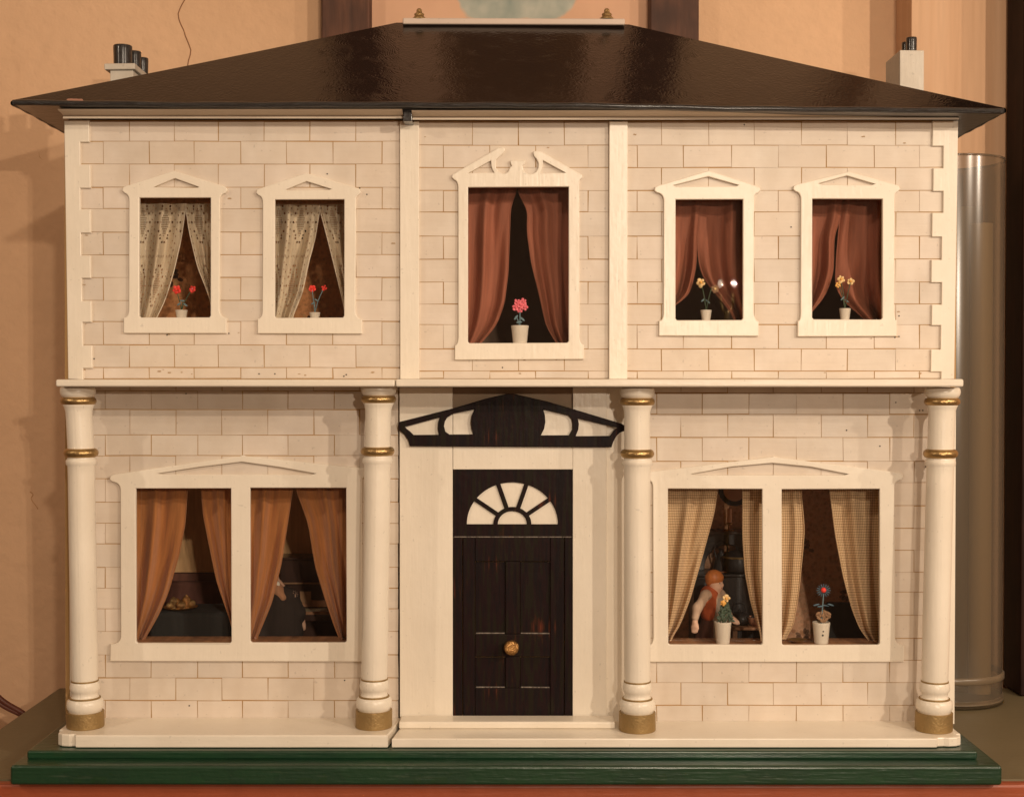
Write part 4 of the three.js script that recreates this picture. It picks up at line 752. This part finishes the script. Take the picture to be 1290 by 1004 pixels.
{
  const z = -.207, x = XP(930, z), y = YP(722, -.2) + .0002, t = thing('cooking_pot', 'black cooking pot with a brass rim and lid on the kitchen range', 'pot', [x, y, z]);
  part('pot_body', lathe([[0, 0], [.017, 0], [.0215, .004], [.0225, .012], [.021, .020], [.0205, .0215]], x, y, z, 36), M.iron, t);
  part('brass_rim', lathe([[.0207, .0207], [.0226, .0212], [.0226, .0232], [.0205, .0236]], x, y, z, 36), M.gold, t);
  part('lid', lathe([[.0204, .0236], [.015, .0285], [.005, .0312], [.003, .033], [.0034, .036], [0, .037]], x, y, z, 36), M.iron, t);
}
{
  const z = -.212, x = XP(909, z), y = YP(722, -.2) + .0002, t = thing('oil_lamp', 'dark bell-shaped kettle on an orange tray at the left of the hob', 'kettle', [x, y, z]);
  t.name = numbered('bell_kettle');
  part('tray', lathe([[0, 0], [.013, 0], [.0145, .002], [.013, .0018], [0, .0012]], x, y, z, 28), M.terracotta, t);
  part('kettle_body', lathe([[.010, .002], [.0108, .006], [.008, .017], [.0052, .024], [.0028, .028], [.0028, .031], [0, .032]], x, y, z, 28), M.iron, t);
  part('handle', tube([[x - .007, y + .02, z], [x - .009, y + .036, z], [x, y + .043, z], [x + .009, y + .036, z], [x + .007, y + .02, z]], .0012, 20, 6), M.iron, t);
}
{
  const z = -.155, tx0 = XP(918, z), tx1 = XP(972, z), ty = YP(786, z), t = thing('kitchen_table', 'small tan wooden kitchen table beside the doll', 'table', [(tx0 + tx1) / 2, FL, z]);
  part('table_top', boxW(tx0, tx1, ty - .004, ty, z - .03, z + .028, .001), M.floorWood, t);
  for (const sx of [tx0 + .006, tx1 - .006]) for (const sz of [z - .024, z + .022]) part('leg', boxW(sx - .003, sx + .003, FL, ty - .0042, sz - .003, sz + .003), M.floorWood, t);
  const k = thing('tea_kettle', 'glossy black tea kettle on the kitchen table', 'kettle', [XP(932, z), ty + .0002, z + .004]), o = k.position;
  part('kettle_body', lathe([[0, 0], [.011, 0], [.0145, .004], [.015, .009], [.012, .0145], [.005, .0175], [.0015, .018], [.002, .0205], [0, .021]], o.x, o.y, o.z, 28), M.iron, k);
  part('spout', tube([[o.x + .012, o.y + .006, o.z], [o.x + .019, o.y + .010, o.z], [o.x + .0225, o.y + .017, o.z]], .0022, 10, 8), M.iron, k);
  part('handle', tube([[o.x - .009, o.y + .015, o.z], [o.x - .008, o.y + .027, o.z], [o.x + .006, o.y + .028, o.z], [o.x + .009, o.y + .015, o.z]], .0012, 16, 6), M.iron, k);
  const d = thing('mixing_bowl', 'pinkish bowl at the right end of the kitchen table', 'bowl', [XP(951, z), ty + .0002, z + .012]), q = d.position;
  part('bowl', lathe([[0, 0], [.006, 0], [.0105, .006], [.0118, .0115], [.0108, .0115], [.0095, .006], [0, .0016]], q.x, q.y, q.z, 28), M.plate, d);
}
{ // right pane of the kitchen: dark chair and a dish
  const z = -.13, x0 = XP(1046, z), x1 = XP(1096, z), yt = YP(762, z), t = thing('dark_chair', 'dark upholstered chair behind the pot with the blue flower', 'chair', [(x0 + x1) / 2, FL, z]);
  part('backrest', boxW(x0, x1, FL + .05, yt, z - .03, z - .018, .005), M.velvet, t);
  part('seat', boxW(x0, x1, FL + .035, FL + .0495, z - .03, z + .025, .004), M.velvet, t);
  for (const sx of [x0 + .004, x1 - .004]) for (const sz of [z - .026, z + .02]) part('leg', boxW(sx - .002, sx + .002, FL, FL + .0348, sz - .002, sz + .002), M.pianoWood, t);
  const zz = -.03, p = W(1005, 810, zz), d = thing('brass_dish', 'shallow brass dish on the sill at the left of the lower right window', 'dish', [p.x, OPY('rb'), zz]);
  part('dish', lathe([[0, .0005], [.006, .0005], [.0125, .004], [.0118, .004], [.006, .0014], [0, .0012]], p.x, OPY('rb'), zz, 28), M.gold, d);
}
function OPY(q) { return W(0, OP[q][3], -.012).y - .0004; }
{ // living room
  const z = -.10, x0 = XP(192, z), x1 = XP(296, z), yt = YP(768, z), t = thing('draped_table', 'low table under a black cloth behind the left pane of the lower left window', 'table', [(x0 + x1) / 2, FL, z]);
  part('cloth', wobble(boxW(x0, x1, FL + .0006, yt, z - .06, z + .03, .006), .0012, 60), M.velvet, t);
  const c = thing('brass_tray', 'heap of small brass ornaments on a tray on the black cloth', 'tray', [XP(226, z), yt + .0012, z]), o = c.position;
  part('tray', lathe([[0, 0], [.018, 0], [.0235, .003], [.0225, .0034], [.017, .001], [0, .001]], o.x, o.y, o.z, 32), M.copper, c);
  for (let k = 0; k < 14; k++) { const a = k * 2.4, r = .004 + .013 * hash(k, 3, 3), h = .004 + .006 * hash(k, 5, 3); part('ornament', k % 3 ? ball(h * .55, o.x + r * Math.cos(a), o.y + .001 + h * .55, o.z + r * Math.sin(a) * .7, 1.2, 1, 1) : lathe([[h * .5, 0], [h * .2, h * .5], [h * .6, h], [h * .5, h * 1.4], [0, h * 1.8]], o.x + r * Math.cos(a), o.y + .001, o.z + r * Math.sin(a) * .7, 14), k % 2 ? M.gold : M.copper, c); }
  const b = thing('sofa', 'dark red-brown sofa along the back of the living room', 'sofa', [XP(235, -.2), FL, -.205]);
  const sx0 = XP(185, -.2), sx1 = XP(298, -.2);
  part('backrest', boxW(sx0, sx1, FL + .04, YP(733, -.23), -.245, -.228, .005), M.skirt, b);
  part('seat', boxW(sx0, sx1, FL + .015, FL + .04, -.2275, -.185, .005), M.skirt, b);
  for (const x of [sx0 + .006, sx1 - .006]) part('armrest', boxW(x - .006, x + .006, FL + .0405, FL + .06, -.2275, -.185, .003), M.skirt, b);
}
{ // upright piano and the doll at it
  const z = -.205, x0 = XP(352, z), x1 = XP(470, z), yt = YP(702, z), t = thing('upright_piano', 'dark upright piano with open keyboard in the living room', 'piano', [(x0 + x1) / 2, FL, z]);
  part('case', boxW(x0, x1, FL, yt - .004, -.245, z, .001), M.pianoWood, t);
  part('lid', boxW(x0 - .003, x1 + .003, yt - .0038, yt, -.247, z + .004, .001), M.pianoWood, t);
  const yk = YP(771, z + .035);
  part('key_shelf', boxW(x0, x1, yk - .012, yk - .003, z + .0002, z + .04, .001), M.pianoWood, t);
  part('key_slip', boxW(x0 + .006, x1 - .006, yk - .003, yk + .0008, z + .0358, z + .0385), M.floorWood, t);
  for (let k = 0; k < 24; k++) { const a = x0 + .008 + (x1 - x0 - .016) * k / 24, w = (x1 - x0 - .016) / 24; part('piano_key', boxW(a + .0002, a + w - .0002, yk - .0028, yk, z + .004, z + .0355), M.ivory, t); }
  part('music_shelf', boxW(x0 + .004, x1 - .004, YP(735, z), YP(733.5, z), z + .0002, z + .006), M.straw, t);
  part('sheet_music', boxW(XP(378, z), XP(392, z), YP(758, z), YP(744, z), z + .0062, z + .0075), M.straw, t);
  part('fall_board', boxW(x0 + .006, x1 - .006, yk + .002, YP(756, z), z + .0002, z + .0035), M.floorWood, t);
}
{
  const z = -.115, p = (x, y, dz = 0) => { const w = W(x, y, z); return [w.x, w.y, z + dz]; };
  const hd = p(341, 724, -.006), base = [p(350, 800)[0], FL, z];
  const t = thing('seated_doll', 'doll in a dark dress and tan shawl seated at the piano', 'doll', base);
  const nk = p(350, 738), ch = p(354, 752), hip = p(352, 792), sh = p(368, 750, .004), el = p(376, 772, -.004), wr = p(378, 784, -.012), sh2 = p(338, 752, 0), el2 = p(332, 775, -.012);
  const bones = [[hd, p(342, 729), .0088, .008], [nk, hd, .0052, .005], [nk, ch, .007, .014], [ch, hip, .0145, .018], [sh, el, .0075, .006], [el, wr, .0054, .0036], [sh2, el2, .0072, .006], [ch, sh, .0095, .0078], [ch, sh2, .0095, .0078], [hip, [hip[0], hip[1] - .02, hip[2] - .03], .016, .012], [[hip[0], hip[1] - .02, hip[2] - .03], [hip[0], FL + .01, hip[2] - .034], .012, .008]];
  const w = wr; bones.push([w, [w[0] + .0008, w[1] - .006, w[2] - .002], .0034, .0036]); for (let i = 0; i < 4; i++) bones.push([[w[0] + (i - 1.5) * .0016, w[1] - .006, w[2] - .002], [w[0] + .001 + (i - 1.5) * .0017, w[1] - .0115, w[2] - .004], .0013, .0009]); bones.push([[w[0] - .003, w[1] - .003, w[2]], [w[0] - .005, w[1] - .008, w[2] + .001], .0013, .001]);
  part('body', blob(bones, [hd[0] - .055, FL, z - .07], [hd[0] + .06, hd[1] + .015, z + .05], 84, .005), M.skin, t);
  part('dress', blob([[p(352, 752), hip, .0165, .021], [sh, el, .009, .0078], [el, p(377.5, 780, -.010), .0072, .0058], [sh2, el2, .0088, .0074], [hip, [hip[0], FL + .02, hip[2]], .022, .026], [p(360, 752), p(366, 796), .012, .017], [p(342, 756), p(336, 797), .012, .018]], [hd[0] - .06, FL, z - .06], [hd[0] + .065, nk[1] + .012, z + .06], 72, .006), M.dress, t);
  part('shawl', blob([[p(345, 736, .004), p(370, 755, .006), .0068, .0036], [p(345, 736, .004), p(342, 754, .008), .0068, .005], [p(349, 741, .009), p(358, 751, .012), .0074, .0052]], [hd[0] - .04, ch[1] - .03, z - .035], [hd[0] + .05, hd[1] + .02, z + .04], 60, .005), M.shawl, t);
  part('hair_bun', blob([[hd, p(340, 721, -.004), .0098, .0092], [p(336, 719, .006), p(336, 719, .007), .005, .005]], [hd[0] - .02, hd[1] - .014, z - .024], [hd[0] + .02, hd[1] + .02, z + .02], 36, .003), M.pianoWood, t);
  part('collar', ball(.0034, ...p(351, 735, .011), 1, 1.3, .7), M.white, t);
  const st = thing('piano_stool', 'round dark stool under the doll at the piano', 'stool', [hip[0], FL, z]);
  part('seat', lathe([[0, .03], [.015, .03], [.0155, .033], [.013, .036], [0, .036]], hip[0], FL, z, 28), M.pianoWood, st);
  for (let k = 0; k < 3; k++) { const a = k * 2.094; part('leg', tube([[hip[0] + .004 * Math.cos(a), FL + .03, z + .004 * Math.sin(a)], [hip[0] + .013 * Math.cos(a), FL + .001, z + .013 * Math.sin(a)]], .0016, 6, 6), M.pianoWood, st); }
}

// ------------------------------------------------------------------ lamps of the room, out of view
for (const [pos, cd, r, label] of LAMPS) {
  const t = thing('hanging_bulb', label, 'lamp', pos), [x, y, z] = pos;
  const b = part('bulb', ball(r, x, y, z), M.bulb, t); b.castShadow = false;
  part('socket', lathe([[r * .5, r * .85], [r * .55, r * 2.1], [r * .2, r * 2.5], [0, r * 2.5]], x, y, z, 20), M.brassCap, t);
  part('cord', tube([[x, y + r * 2.45, z], [x, (y + 2.3) / 2, z], [x, 2.299, z]], .003, 6, 6), M.cable, t);
  const l = new THREE.PointLight(WARM, cd, 0, 2); l.position.set(0, 0, 0); l.castShadow = true; l.shadow.radius = r / .02; l.shadow.mapSize.set(2048, 2048); l.shadow.bias = -.0005; t.add(l);
}
{ // twin candle bulbs on a wall bracket behind the viewer, mirrored in the fourth upper window
  const L = 3.0, bx = .272 + .272 * L / 1.75, by = .594 + .118 * L / 1.75;
  const t = thing('twin_lamp', 'standing lamp with two candle bulbs behind the viewer', 'lamp', [bx, -.75, L]);
  part('base', lathe([[0, .03], [.02, .03], [.13, .008], [.13, 0], [0, 0]], bx, -.75, L, 32), M.brassCap, t);
  part('stem', tube([[bx, -.73, L], [bx, .2, L], [bx, by - .1, L]], .009, 10, 10), M.brassCap, t);
  for (const s of [-1, 1]) {
    part('arm', tube([[bx, by - .1, L], [bx + s * .015, by - .09, L], [bx + s * .023, by - .035, L]], .004, 10, 8), M.brassCap, t);
    part('bulb', ball(.0075, bx + s * .024, by, L, 1, 1.9, 1), M.candleBulb, t);
    const l = new THREE.PointLight(WARM, 3.45, 0, 2); l.position.set(s * .024, by + .75, 0); l.castShadow = true; l.shadow.radius = .4; t.add(l);
  }
}
console.log('bricks', nb);
scene.traverse(o => { if (o.isMesh) { o.castShadow = o.material !== M.bulb && o.material !== M.candleBulb && o.material !== M.glass; o.receiveShadow = true; } });
renderer.render(scene, camera);
